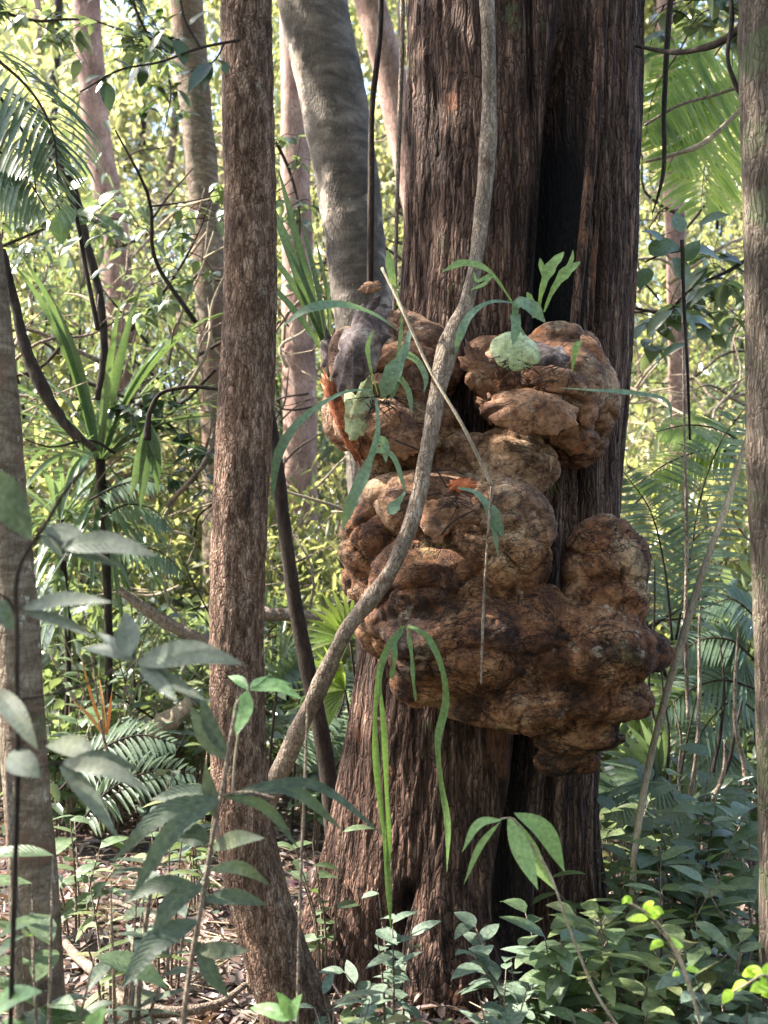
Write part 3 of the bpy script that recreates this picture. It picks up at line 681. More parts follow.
# ------------------------------------------------------------------ epiphytes on the burls
def shield(mb, c, a, b, nrm_, rx, ry, cup=.35, ruf=.12, n=22, rings=10, seed=0, lobes=7, thick=.004):
    """a ruffled cupped plate, centre c, long axis a, other axis b"""
    a = nrm(a); nn = nrm(nrm_); b = nrm(np.cross(nn, a)); nn = np.cross(a, b)
    c = np.asarray(c, float)
    r = np.random.default_rng(seed); ph = r.random(3)*6
    V = []; 
    for side in (0, 1):
        for i in range(rings+1):
            t = i/rings
            for j in range(n):
                th = 2*math.pi*j/n
                e = 1 + ruf*t*math.sin(lobes*th+ph[0]) + ruf*.7*t*math.sin((lobes*2+1)*th+ph[1])
                h = cup*min(rx, ry)*(t*t) *(-1) + ruf*.5*min(rx, ry)*t*t*math.sin((lobes+2)*th+ph[2])
                V.append(c + a*rx*t*e*math.cos(th) + b*ry*t*e*math.sin(th) + nn*(h - side*thick))
    f = []
    for side in (0, 1):
        o = side*(rings+1)*n
        for i in range(rings):
            for j in range(n):
                k = (j+1) % n
                q = (o+i*n+j, o+i*n+k, o+(i+1)*n+k, o+(i+1)*n+j)
                f.append(q if side == 0 else q[::-1])
    o = (rings+1)*n
    for j in range(n):
        k = (j+1) % n
        f.append((rings*n+j, rings*n+k, o+rings*n+k, o+rings*n+j))
    mb.add(V, f)

class FL:
    """collects fronds, each built as a part of its own"""
    def __init__(s): s.l = []
    def new(s): s.l.append(MB()); return s.l[-1]
    def build(s, name, mat, parent):
        for m in s.l: o = m.build(name, mat, parent)
        return o

def antler(mb, pts, Ys, W, forks, up=(0, -1, .3), fold=.1):
    """antler frond: blade through pixels, forks = [(from index, [(px,py)...], width)]"""
    mb = mb.new()
    c = [P(p[0], p[1], y) for p, y in zip(pts, Ys)]
    n = 16
    cc = spline(c, n); t = np.linspace(0, 1, n)
    sc = Ys[0]/F*.5
    w = (np.interp(t, [0, .2, .45, .65, .85, 1], [.18, .32, .55, 1, .8, .12]))*W*sc*(1 + .12*np.sin(t*23 + W))
    strip(mb, cc, w, up, fold, wave=.1)
    for (u, fp, fw) in forks:
        b = cc[int(u*(n-1))]
        q = [b] + [P(a[0], a[1], Ys[-1]-.005) for a in fp]
        fc = spline(q, 10)
        tt = np.linspace(0, 1, 10)
        strip(mb, fc, np.interp(tt, [0, .3, .7, 1], [.9, .8, .7, .08])*fw*sc, up, fold, wave=.1)

# left staghorn
sf = thing('staghorn_fern', 'staghorn fern on the upper left burl with dark dead shield plates', 'fern', tuple(P(370, 400, 3.58)))
mb = FL(); shield(mb.new(), P(355, 338, 3.46), P(372, 288, 3.50)-P(338, 378, 3.46), None, (-.35, -.9, .25), .165, .078, .7, .10, 48, 14, 3, 9)
o = mb.build('shield_frond', M['shield_dark'], sf); o['label'] = 'dark purplish dead shield frond with pale ruffled tip'
mb = FL(); shield(mb.new(), P(370, 284, 3.47), (1, 0, .2), None, (-.2, -.8, .5), .035, .026, .5, .15, 24, 8, 5, 5); shield(mb.new(), P(382, 318, 3.50), (1, 0, -.3), None, (.2, -.9, .4), .05, .03, .4, .2, 24, 8, 6, 6)
mb.build('shield_frond', M['shield_brown'], sf)
mb = FL(); shield(mb.new(), P(337, 420, 3.56), P(352, 462, 3.58)-P(318, 380, 3.56), None, (-.7, -.65, .1), .15, .032, .7, .13, 48, 14, 8, 13)
o = mb.build('shield_frond', M['shield_rust'], sf); o['label'] = 'rusty orange curled shield frond'
mb = FL(); shield(mb.new(), P(357, 405, 3.53), (.15, 0, 1), None, (-.1, -.95, .2), .11, .05, .5, .05, 48, 12, 9, 7)
mb.build('shield_frond', M['shield_green'], sf)
mb = FL(); shield(mb.new(), P(395, 425, 3.50), (.6, 0, -.8), None, (.1, -.95, .1), .11, .08, .6, .06, 48, 12, 10, 9); shield(mb.new(), P(400, 345, 3.54), (1, 0, .1), None, (.1, -.8, .6), .10, .06, .7, .08, 48, 12, 12, 8)
mb.build('shield_frond', M['shield_brown'], sf)
mb = FL()
antler(mb, [(382, 398), (393, 372), (405, 350), (410, 330)][::-1], [3.40, 3.38, 3.38, 3.42], 20, [(.35, [(418, 362), (426, 380), (424, 392)], 9), (.5, [(396, 385), (390, 402)], 9), (.6, [(408, 390), (412, 415)], 8)])
antler(mb, [(376, 398), (378, 430), (366, 470), (352, 500), (342, 530)], [3.42, 3.38, 3.38, 3.38, 3.40], 13, [(.35, [(382, 440), (386, 462)], 12), (.4, [(388, 452), (402, 480), (405, 494)], 7)])
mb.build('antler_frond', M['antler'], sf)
mb = FL()
antler(mb, [(400, 310), (394, 285), (389, 260), (388, 250)], [3.46, 3.42, 3.42, 3.42], 9, [])
antler(mb, [(378, 395), (370, 365), (368, 345), (374, 330)], [3.42, 3.4, 3.4, 3.4], 5, [])
antler(mb, [(384, 400), (394, 370), (400, 340), (402, 310)], [3.42, 3.42, 3.44, 3.46], 4, [])
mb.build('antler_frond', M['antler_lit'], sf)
mb = FL(); antler(mb, [(398, 330), (370, 312), (335, 304), (305, 310), (284, 325)], [3.5, 3.42, 3.36, 3.36, 3.4], 10, [])
antler(mb, [(372, 390), (345, 392), (320, 405), (296, 425), (280, 450), (272, 500)], [3.42, 3.34, 3.3, 3.3, 3.3, 3.3], 10, [])
mb.build('antler_frond', M['antler'], sf)

# right staghorn
sf = thing('staghorn_fern', 'staghorn fern with round pale green shield on the upper right burl', 'fern', tuple(P(520, 350, 3.6)))
mb = FL(); shield(mb.new(), P(516, 347, 3.47), (1, 0, -.2), None, (-.05, -.95, .35), .078, .070, .35, .03, 48, 12, 2, 4)
shield(mb.new(), P(530, 352, 3.465), (1, 0, -.4), None, (.1, -.95, .3), .040, .034, .45, .06, 30, 10, 7, 4)
mb.build('shield_frond', M['shield_green'], sf)
mb = FL(); shield(mb.new(), P(552, 352, 3.56), (1, 0, -.3), None, (.1, -.9, .5), .10, .055, .5, .12, 36, 10, 11, 6)
mb.build('shield_frond', M['shield_dark'], sf)
mb = FL(); shield(mb.new(), P(535, 400, 3.46), (1, 0, -.1), None, (.05, -.9, .4), .15, .085, .8, .05, 56, 14, 14, 9); shield(mb.new(), P(478, 370, 3.54), (.4, 0, -1), None, (-.3, -.9, .3), .09, .05, .5, .16, 36, 10, 15, 7)
shield(mb.new(), P(592, 385, 3.58), (.2, 0, -1), None, (.5, -.85, .2), .13, .065, .8, .05, 48, 12, 16, 7)
mb.build('shield_frond', M['shield_brown'], sf)
mb = FL(); Y0 = 3.42
antler(mb, [(538, 312), (542, 290), (550, 268), (564, 252)], [3.46, 3.42, 3.42, 3.42], 12, [(.55, [(542, 268), (540, 258)], 8)])
antler(mb, [(544, 312), (552, 292), (566, 272), (580, 262)], [3.46, 3.44, 3.42, 3.42], 11, [(.7, [(572, 258), (573, 250)], 6)])
antler(mb, [(512, 302), (500, 284), (488, 270), (462, 263), (442, 272)], [3.46, 3.42, 3.4, 3.4, 3.4], 8, [(.4, [(484, 284), (470, 290)], 5), (.45, [(476, 280), (474, 272)], 5)])
antler(mb, [(572, 372), (574, 358), (577, 345), (582, 340)], [3.48, 3.46, 3.46, 3.46], 8, [])
antler(mb, [(533, 318), (532, 305), (529, 296), (527, 292)], [3.48, 3.46, 3.46, 3.46], 7, [])
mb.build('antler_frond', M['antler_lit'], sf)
mb = FL()
antler(mb, [(524, 335), (515, 315), (518, 302), (530, 306), (545, 322)], [3.42, 3.38, 3.36, 3.35, 3.38], 15, [(.35, [(516, 325), (513, 345)], 12)])
antler(mb, [(515, 303), (490, 302), (470, 315), (460, 335), (455, 355)], [3.42, 3.38, 3.36, 3.36, 3.38], 9, [])
antler(mb, [(562, 388), (590, 390), (625, 392), (660, 396)], [3.46, 3.36, 3.34, 3.34], 5, [(.8, [(668, 402), (672, 425)], 5)])
mb.build('antler_frond', M['antler'], sf)

mb = FL(); shield(mb.new(), P(575, 428, 3.62), (1, 0, -.6), None, (.35, -.9, -.1), .10, .07, .8, .07, 48, 12, 21, 8)
shield(mb.new(), P(498, 352, 3.60), (1, 0, .3), None, (-.2, -.85, .5), .07, .045, .7, .09, 48, 12, 22, 8)
shield(mb.new(), P(560, 372, 3.50), (1, 0, -.2), None, (.1, -.9, .45), .10, .05, .8, .06, 48, 12, 23, 9)
shield(mb.new(), P(490, 408, 3.56), (.6, 0, -1), None, (-.3, -.9, .1), .06, .035, .6, .14, 36, 10, 24, 8)
shield(mb.new(), P(600, 350, 3.66), (.5, 0, -1), None, (.5, -.8, .4), .07, .05, .7, .08, 36, 10, 25, 8)
mb.build('shield_frond', M['shield_brown'], sf)

# middle staghorn with glowing orange shield
sf = thing('staghorn_fern', 'small staghorn fern with glowing orange shield between the two burls', 'fern', tuple(P(465, 500, 3.5)))
mb = FL(); shield(mb.new(), P(462, 482, 3.43), (1, 0, .1), None, (.1, -.9, .5), .044, .024, .6, .2, 36, 8, 4, 9)
o = mb.build('shield_frond', M['shield_orange'], sf); o['label'] = 'glowing orange shield frond'
mb = FL(); shield(mb.new(), P(460, 510, 3.40), (1, 0, -.3), None, (0, -.95, .2), .07, .055, .5, .16, 30, 8, 6, 7); shield(mb.new(), P(435, 520, 3.40), (.2, 0, -1), None, (-.1, -.95, .2), .07, .045, .4, .1, 30, 8, 8, 5)
mb.build('shield_frond', M['shield_brown'], sf)
mb = FL()
antler(mb, [(458, 488), (475, 492), (492, 512), (503, 537)], [3.38, 3.34, 3.32, 3.34], 12, [(.5, [(494, 530), (498, 556)], 7)])
antler(mb, [(405, 492), (398, 502), (388, 514)], [3.34, 3.34, 3.34], 13, [])
mb.build('antler_frond', M['antler'], sf)
mb = FL(); tube(mb.new(), [P(395, 440, 3.42), P(425, 455, 3.38), P(440, 475, 3.38), P(447, 488, 3.38)], [.004, .003, .003, .003], 6, 20); tube(mb.new(), [P(440, 535, 3.38), P(455, 520, 3.36), P(475, 510, 3.36)], [.004, .003, .002], 6, 16)
mb.build('root', M['dark_bark'], sf)

# root mats gripping under the shields
def roots(parent, px, py, Y, n, rp, seed):
    q = random.Random(seed); mb = MB()
    for i in range(n):
        a = q.uniform(.1, 3.04); l = rp*q.uniform(.4, 1)
        x0, y0 = px + q.uniform(-.5, .5)*rp, py + q.uniform(-.3, .3)*rp
        p = [P(x0, y0, Y), P(x0 + math.cos(a)*l*.5 + q.uniform(-4, 4), y0 + math.sin(a)*l*.4, Y - .015), P(x0 + math.cos(a)*l, y0 + math.sin(a)*l, Y + .04)]
        tube(mb, p, [.0022, .0015, .0008], 5, 10, .2)
    mb.build('root_mat', M['dark_bark'], parent)
fr = [o for o in bpy.data.objects if o.name.startswith('staghorn_fern')]
roots(fr[0], 380, 400, 3.50, 22, 30, 1); roots(fr[1], 515, 362, 3.48, 18, 26, 2); roots(fr[1], 560, 372, 3.50, 12, 30, 5); roots(fr[2], 450, 498, 3.40, 18, 24, 3)

# hanging ribbon fern
rf = thing('ribbon_fern', 'green ribbon fern hanging from the lower left burl', 'fern', tuple(P(405, 625, 3.45)))
mb = FL()
for pts, wd in [([(404, 626), (392, 640), (380, 672), (383, 720), (386, 780), (388, 830), (388, 880)], 6), ([(402, 626), (386, 650), (377, 690), (375, 740), (380, 800), (386, 850), (391, 930)], 6),
                ([(408, 626), (424, 634), (440, 662), (446, 700), (438, 740), (441, 780), (448, 822), (447, 872)], 7), ([(407, 627), (411, 650), (414, 685), (416, 702)], 4), ([(403, 627), (396, 640), (394, 665), (391, 680)], 5)]:
    c = spline([P(a, b, 3.38 - .05*min(1, i/2)) for i, (a, b) in enumerate(pts)], 26)
    t = np.linspace(0, 1, 26); w = np.interp(t, [0, .15, .9, 1], [.4, 1, .9, .1])*wd*3.35/F/2*(1+.25*np.sin(t*17+wd))
    strip(mb.new(), c, w, (0.2, -1, .2), .25, tw=random.uniform(-1.2, 1.2))
mb.build('frond', M['ribbon'], rf)
sc = [(500, 620, .015), (520, 690, .02), (415, 460, .02)]
# long strap leaved clump behind left of the burls
cl = thing('strap_leaf_clump', 'clump of long upright strap leaves on the left of the upper burl', 'plant', tuple(P(328, 350, 4.1)))
mb = MB()
for b, m_, t, wd in [((324, 345), (300, 280), (270, 200), 13), ((326, 345), (305, 270), (278, 168), 9), ((328, 345), (318, 290), (300, 215), 6), ((326, 350), (312, 300), (286, 245), 6), ((330, 345), (328, 300), (316, 240), 5), ((322, 350), (300, 318), (262, 275), 8), ((326, 348), (296, 290), (256, 235), 8)]:
    c = spline([P(*b, 4.1), P(*m_, 4.05), P(*t, 4.0)], 14); tt = np.linspace(0, 1, 14)
    strip(mb, c, np.interp(tt, [0, .4, .8, 1], [.35, 1, .7, .05])*wd*4.1/F/2, (.3, -1, .3), .3)
mb.build('foliage', M['strap'], cl)
mb = MB(); shield(mb, P(328, 352, 4.05), (0, 0, 1), None, (-.2, -.9, .1), .08, .035, .5, .2, 24, 8, 4, 7); mb.build('root_ball', M['shield_dark'], cl)

# ------------------------------------------------------------------ plants
def plant(name, label, x, y, h, spread, ns, nl, L, W, mat, shape='ovate', serr=0, seed=1, droop=.7, stem='vine_bark', group=None, fold=.15, whorl=False, lean=(0, 0), cat='shrub', n=7):
    q = random.Random(seed)
    z0 = float(gz(x, y))
    t = thing(name, label, cat, (x, y, z0), group)
    mb, sb = MB(), MB()
    for i in range(ns):
        a = q.random()*6.28; sp = spread*q.uniform(.3, 1)
        hh = h*q.uniform(.6, 1)
        e = Vector((x + math.cos(a)*sp + lean[0], y + math.sin(a)*sp + lean[1], z0 + hh))
        b = Vector((x + math.cos(a)*.04, y + math.sin(a)*.04, z0 - .03))
        m = b*.5 + e*.5 + Vector((-math.cos(a)*sp*.2, -math.sin(a)*sp*.2, .05*h))
        c = spline([b, m, e], 14)
        tube(sb, [b, m, e], [.004+.003*h, .003+.002*h, .0015], 6, 12)
        k = max(3, nl//ns)
        for j in range(k):
            u = 1 - (j/k)*.78 if not whorl else 1 - (j//4)*.16
            p = c[min(13, int(u*13))]
            aa = q.random()*6.28 if not whorl else j*1.7 + i
            el = q.uniform(-.15, .6)
            leaf(mb, p, (math.cos(aa)*math.cos(el), math.sin(aa)*math.cos(el), math.sin(el)), L*q.uniform(.6, 1.15), W*q.uniform(.7, 1.1), droop*q.uniform(.5, 1.4), (q.uniform(-.3, .3), q.uniform(-.5, .1), 1), shape, n, fold, serr)
    sb.build('stem', M[stem], t); mb.build('foliage', M[mat], t)
    return t

def atpx(px, Y): return (px-384)*Y/F
UG = 'leafy undergrowth shrubs at the foot of the burl tree'
SP = [ # px, Y, h, spread, stems, leaves, L, W, mat, shape, label
 (395, 3.35, .42, .14, 3, 26, .085, .035, 'shrub', 'ovate', 'blue green leafy sprig in front of the dark cleft at the trunk foot'),
 (372, 3.1, .22, .20, 5, 44, .085, .036, 'shrub', 'ovate', 'low blue green seedling clump under the leafy sprig'),
 (500, 3.15, .30, .20, 5, 40, .10, .040, 'shrub', 'ovate', 'blue green shrub with red leaf tips in front of the trunk base'),
 (560, 3.3, .42, .22, 5, 44, .11, .042, 'shrub', 'ovate', 'broad leaved shrub under the right side of the trunk'),
 (610, 3.0, .26, .24, 5, 44, .12, .042, 'shrub2', 'ovate', 'low shrub with long leaves behind the lime twigs'),
 (660, 3.5, .50, .28, 6, 60, .11, .048, 'shrub', 'ovate', 'grey green shrub in the dense lower right undergrowth'),
 (720, 3.2, .50, .25, 6, 56, .12, .045, 'shrub2', 'ovate', 'tall undergrowth shrub at the lower right corner edge'),
 (765, 3.4, .65, .25, 6, 54, .13, .05, 'shrub', 'ovate', 'undergrowth shrub cut by the right edge below the edge trunk'),
 (700, 4.2, .60, .35, 6, 66, .12, .05, 'shrub2', 'ovate', 'dark green shrub behind the grey green undergrowth'),
 (620, 4.6, .45, .32, 6, 60, .11, .045, 'shrub', 'ovate', 'shrub growing right behind the burl trunk foot'),
 (120, 2.75, .95, .22, 4, 34, .16, .040, 'serrate', 'lance', 'grey green narrow leaved sapling behind the large serrated leaves'),
 (45, 2.5, .80, .18, 3, 26, .15, .038, 'serrate', 'lance', 'low grey green sapling between lichen trunk and serrated leaves'),
 (330, 2.7, .42, .14, 3, 16, .13, .030, 'serrate', 'lance', 'narrow leaved seedling just right of the slender tree foot'),
 (110, 3.4, .55, .16, 3, 16, .13, .030, 'shrub2', 'lance', 'thin seedling with narrow leaves on the litter right of the lichen trunk'),
 (165, 3.9, .65, .20, 4, 22, .12, .036, 'shrub', 'lance', 'sparse upright seedling on the litter left of the slender tree'),
 (80, 4.4, .55, .25, 4, 26, .11, .04, 'shrub', 'ovate', 'open low seedling cluster behind the thin seedling'),
 (330, 3.9, .60, .14, 3, 16, .10, .034, 'shrub2', 'ovate', 'thin seedling between slender tree foot and burl tree'),
 (200, 4.8, .60, .28, 5, 34, .11, .04, 'shrub2', 'ovate', 'leggy seedlings behind the slender tree foot'),
 (345, 3.05, .26, .14, 3, 20, .09, .036, 'shrub', 'ovate', 'pale leaved seedling right of the slender tree foot'),
 (60, 5.7, .85, .35, 7, 60, .13, .05, 'shrub2', 'ovate', 'leafy shrub hiding the foot of the spiky pandanus'),
 (150, 5.9, .95, .35, 7, 66, .12, .05, 'shrub', 'ovate', 'blue green shrub between the pandanus and the slender tree'),
 (190, 6.1, 1.1, .3, 7, 60, .11, .045, 'shrub2', 'ovate', 'taller leafy shrub against the left side of the slender tree'),
 (110, 6.0, 1.3, .4, 8, 70, .12, .05, 'shrub2', 'ovate', 'high leafy shrub right under the spiky pandanus crown'),
 (310, 5.8, .75, .3, 6, 50, .11, .045, 'shrub2', 'ovate', 'leafy shrub seen between the slender tree and the liana'),
 (520, 3.35, .34, .26, 6, 50, .10, .042, 'shrub', 'ovate', 'dense pale leaved shrub hiding the trunk foot right of its dark cleft'),
 (640, 3.2, .42, .25, 6, 56, .11, .045, 'shrub', 'ovate', 'pale grey green shrub right behind the lime leaved twig'),
 (745, 3.0, .42, .22, 6, 50, .11, .046, 'shrub', 'ovate', 'pale grey green shrub behind the corner lime leaves'),
 (690, 3.9, .72, .3, 7, 66, .12, .05, 'shrub2', 'ovate', 'high broad leaved shrub under the grey fan palm leaves'),
 (430, 3.0, .20, .2, 5, 40, .09, .036, 'shrub', 'ovate', 'low pale shrub in front of the trunk foot centre'),
 (600, 4.0, .5, .25, 6, 50, .11, .042, 'shrub', 'ovate', 'grey green shrub touching the right edge of the trunk foot'),
 (450, 2.75, .12, .16, 4, 26, .085, .03, 'shrub', 'lance', 'tiny seedlings at the bottom middle edge'),
 (545, 2.7, .17, .18, 4, 24, .13, .04, 'shrub', 'lance', 'long leaved seedling at the bottom right of centre'),
]
for i, (px, Y, h, sp, ns, nl, L_, W_, mt, shp, lab) in enumerate(SP):
    plant('undergrowth_shrub', lab, atpx(px, Y), Y, h*1.1, sp*1.15, ns+2, int(nl*(1.75 if px > 340 and px < 1000 and Y < 5 else 1.4)), L_*(1.15, 1.35, .95, 1.25)[i % 4], W_*(1.35, 1.1, 1.0, 1.6)[i % 4], (mt, 'shrub3', mt, 'shrub2')[i % 4], shp, 0, 100+i, group=UG)

# lime vine twigs
def twig_plant(name, label, stems, leaves, Y, mat, smat, cat='plant', serr=0, group=None, shape='ovate', up=(0, -.7, .8), wave=.05, red=None):
    b = P(*stems[0][0][0][:2], Y)
    t = thing(name, label, cat, (b.x, b.y, b.z), group)
    sb, mb = MB(), MB()
    for pts, wd in stems:
        tube(sb, [P(p[0], p[1], Y + (p[2] if len(p) > 2 else 0)) for p in pts], [wd*Y/F/2, wd*Y/F/2*.6], 7, len(pts)*8, .1)
    for l in leaves:
        bb, tt, W = l[0], l[1], l[2]
        dY = l[3] if len(l) > 3 else random.uniform(-.06, .06)
        sag = l[4] if len(l) > 4 else random.uniform(0, 5)
        pleaf(mb, bb, tt, Y, W*(.92 if serr else 1.15), dY, sag, (random.uniform(-.3, .3), up[1], up[2]), shape, 31 if serr else 15, random.uniform(.08, .25), serr, random.uniform(-.3, .3), wave)
    sb.build('stem', M[smat], t); mb.build('foliage', M[mat], t)
    return t
twig_plant('lime_sapling', 'thin twig with bright lime leaves at lower right of centre',
  [([(704, 1040), (694, 1000), (676, 950), (650, 915), (630, 903)], 3.5), ([(694, 1000), (668, 940), (652, 922)], 2)],
  [((650, 918), (654, 903), 16), ((648, 919), (626, 920), 9), ((632, 904), (622, 904), 7), ((668, 942), (684, 946), 12), ((664, 945), (650, 950), 8), ((686, 970), (700, 972), 7), ((680, 975), (672, 976), 6), ((652, 918), (664, 913), 10)], 2.5, 'lime', 'cane')
twig_plant('lime_sapling', 'bright lime leaves on a twig at the bottom right corner',
  [([(775, 1035), (770, 1000), (765, 975), (745, 985), (728, 995)], 3)],
  [((762, 978), (742, 975), 14), ((760, 985), (768, 998), 16), ((748, 984), (732, 990), 10), ((732, 990), (722, 1004), 9), ((765, 975), (772, 962), 9), ((750, 978), (755, 968), 8), ((768, 985), (750, 992), 12)], 2.4, 'lime', 'cane')
twig_plant('bamboo_sprig', 'arching sprig of pale grass-like leaves in front of the trunk base',
  [([(628, 1040), (600, 1000), (570, 930), (545, 865), (524, 835), (512, 818), (500, 819)], 3)],
  [((508, 817), (538, 890), 17, -.05, 0), ((514, 819), (555, 890), 16, .05, -6), ((514, 813), (565, 872), 17, 0, 16), ((502, 820), (462, 852), 8, 0, 14), ((500, 822), (464, 884), 6, .05, 10), ((510, 818), (520, 850), 9, .1, 2)], 2.7, 'bamboo', 'cane', shape='lance', wave=0, up=(0, -.9, .4))

# big serrated saplings at left
twig_plant('serrated_sapling', 'tall sapling with large dull serrated leaves at the left edge',
  [([(10, 1040, .1), (14, 900, .05), (18, 760), (17, 640), (20, 565), (48, 520), (66, 490), (88, 466)], 6), ([(18, 700), (60, 692), (95, 680), (122, 664)], 3.5), ([(17, 620), (8, 600), (-10, 590)], 4), ([(30, 770), (60, 762), (80, 760)], 3), ([(30, 545), (48, 535), (62, 545)], 2.5)],
  [((-22, 470), (32, 540), 46, .1, 6), ((62, 546), (157, 556), 26, -.12, 8), ((60, 548), (124, 568), 12, -.05, 2), ((84, 548), (42, 528), 30, .06, 4), ((22, 608), (112, 602), 17, -.15, 6), ((26, 612), (96, 638), 13, -.1, 4), ((40, 535), (66, 560), 10),
   ((-10, 615), (17, 628), 34, .05, 6), ((130, 656), (126, 612), 30, .08, 0), ((138, 662), (243, 664), 30, -.15, 10), ((140, 664), (178, 702), 17, -.1, 0), ((134, 660), (80, 648), 15, .1, 4), ((142, 664), (205, 700), 16, -.1, 0), ((132, 658), (96, 632), 12, .1, 2),
   ((-5, 690), (38, 750), 26, -.1, 6), ((8, 755), (40, 778), 32, -.05, 2), ((95, 755), (46, 746), 26, .1, 5), ((62, 762), (152, 792), 20, -.15, 8), ((60, 764), (118, 838), 20, -.1, 6), ((70, 762), (140, 770), 18, -.05, 8), ((0, 640), (-20, 660), 20)],
  1.9, 'serrate', 'dark_bark', 'sapling', serr=.10, up=(0, -1, .35))
twig_plant('serrated_sapling', 'sapling of long drooping lobed leaves in front of the slender brown tree',
  [([(180, 1045), (190, 970), (204, 890), (214, 830), (222, 790), (230, 740), (238, 700)], 6), ([(222, 795), (250, 792), (275, 798)], 3)],
  [((222, 797), (112, 862), 23, -.05, 18), ((222, 799), (130, 900), 22, -.1, 22), ((222, 795), (150, 800), 23, 0, 4), ((225, 796), (345, 832), 17, .1, 26), ((224, 796), (388, 838), 12, .05, 34), ((222, 796), (300, 850), 13, .1, 18), ((210, 850), (265, 838), 19, -.1, 6), ((208, 870), (270, 885), 16, .1, 10), ((205, 890), (120, 905), 19, 0, 14),
   ((205, 885), (150, 940), 23, -.05, 14), ((202, 900), (268, 905), 19, 0, 6), ((212, 840), (172, 838), 26, 0, 4), ((200, 920), (120, 990), 29, -.1, 16), ((196, 940), (230, 1000), 20, 0, -6), ((226, 760), (190, 705), 20, 0, -8), ((228, 755), (200, 690), 17, 0, -10), ((216, 820), (205, 762), 17, 0, -4), ((196, 950), (250, 950), 20)],
  2.3, 'serrate', 'vine_bark', 'sapling', serr=.12, shape='lance', wave=.12, up=(0, -1, .35))
twig_plant('young_shoot', 'fresh light green shoot of pointed leaves against the slender trunk',
  [([(232, 800), (236, 750), (243, 710), (248, 690)], 3)],
  [((248, 690), (236, 736), 17, -.05, 0), ((250, 690), (304, 700), 12, 0, 8), ((248, 690), (228, 676), 10), ((252, 688), (292, 684), 9, .05, 4), ((250, 688), (268, 676), 8)], 2.5, 'young', 'cane', shape='lance')
twig_plant('broad_seedling', 'bright green seedling leaves at the bottom left corner',
  [([(20, 1060), (10, 1035), (-5, 1012)], 3)], [((-12, 1012), (42, 992), 24, -.05, 4), ((85, 1040), (106, 1006), 18), ((-5, 1030), (25, 1035), 18)], 2.0, 'young', 'cane')
twig_plant('broad_seedling', 'pair of fresh green leaves at the slender tree foot',
  [([(290, 1060), (292, 1035), (290, 1018)], 3)], [((290, 1020), (250, 1008), 15), ((290, 1020), (302, 994), 12), ((291, 1020), (276, 992), 11), ((212, 975), (205, 958), 14), ((212, 978), (218, 990), 12)], 2.35, 'young', 'cane')
twig_plant('leaf_sprig', 'drooping twig with dark pointed leaves at the top left',
  [([(240, 40), (200, 48), (160, 62), (120, 70), (80, 92)], 3), ([(200, 48), (185, 20), (178, -20)], 3), ([(225, 42), (215, 60), (190, 72)], 2)],
  [((150, 62), (140, 88), 13), ((140, 66), (126, 92), 11), ((178, 40), (184, 66), 16, 0, 0), ((190, 72), (160, 86), 11), ((212, 62), (188, 92), 13), ((208, 64), (204, 92), 16, 0, 0), ((216, 60), (228, 74), 12), ((112, 74), (96, 92), 11), ((106, 82), (110, 112), 13, 0, 0), ((130, 68), (112, 58), 10), ((104, 76), (84, 84), 10), ((150, 52), (165, 30), 12), ((182, 12), (160, 26), 11), ((188, 25), (210, 10), 12), ((88, 90), (72, 100), 10)], 3.0, 'dark_leaf', 'dark_bark', 'twig', shape='ovate')
twig_plant('leaf_sprig', 'leaning dark stem with hanging round leaves at the upper left',
  [([(98, 330), (86, 270), (74, 210), (50, 160), (30, 120)], 5)],
  [((72, 205), (62, 232), 16), ((78, 215), (95, 220), 14), ((60, 215), (62, 245), 18, 0, 0), ((84, 250), (100, 235), 14), ((70, 190), (88, 178), 13), ((60, 180), (40, 196), 12), ((82, 235), (60, 256), 14), ((90, 280), (110, 270), 12), ((66, 175), (84, 165), 12), ((80, 225), (104, 205), 14), ((95, 215), (116, 228), 14), ((100, 205), (120, 190), 13)], 4.2, 'shrub2', 'dark_bark', 'twig')
twig_plant('broad_leaf_vine', 'dark broad backlit leaves beside the right side of the burl tree',
  [([(682, 240), (684, 300), (688, 380), (690, 440)], 4), ([(682, 250), (660, 255), (645, 262)], 3)],
  [((650, 255), (682, 250), 26, 0, 6), ((662, 240), (640, 232), 16), ((684, 262), (700, 240), 16), ((672, 258), (690, 285), 20), ((688, 320), (712, 330), 14), ((686, 345), (660, 360), 12), ((690, 250), (722, 262), 16), ((680, 232), (676, 212), 14), ((700, 225), (730, 215), 18), ((648, 268), (640, 290), 16)], 4.3, 'palm', 'dark_bark', 'vine')
pstem('bent_stalk', 'bent brown stalk with drooping dead blades left of the slender tree', 'stalk', [(224, 389), (180, 388), (160, 394), (150, 412), (147, 440)], 3.6, [4, 4, 4, 5, 8], M['dark_bark'], n=40)
mb = MB(); ob = bpy.data.objects[[o.name for o in bpy.data.objects if o.name.startswith('bent_stalk')][0]]
for t_ in [(130, 500), (140, 512), (158, 495), (163, 470), (150, 470)]:
    pleaf(mb, (148, 420), t_, 3.6, 11, .05, 0, (.3, -1, .2), 'lance', 12, .3, mid=((148+t_[0])/2+2, 455))
mb.build('dead_blade', M['strap'], ob)

twig_plant('orange_shoots', 'orange and yellow dying strap leaves behind the lichen trunk', [([(110, 760), (104, 740), (100, 720)], 4)],
  [((105, 735), (80, 652), 3, 0, -6), ((106, 735), (98, 672), 3, .1, 5), ((107, 735), (112, 690), 3, 0, 0), ((104, 735), (72, 700), 3, 0, 3)], 4.6, 'orange_leaf', 'vine_bark', shape='strap', up=(0, -1, .2))
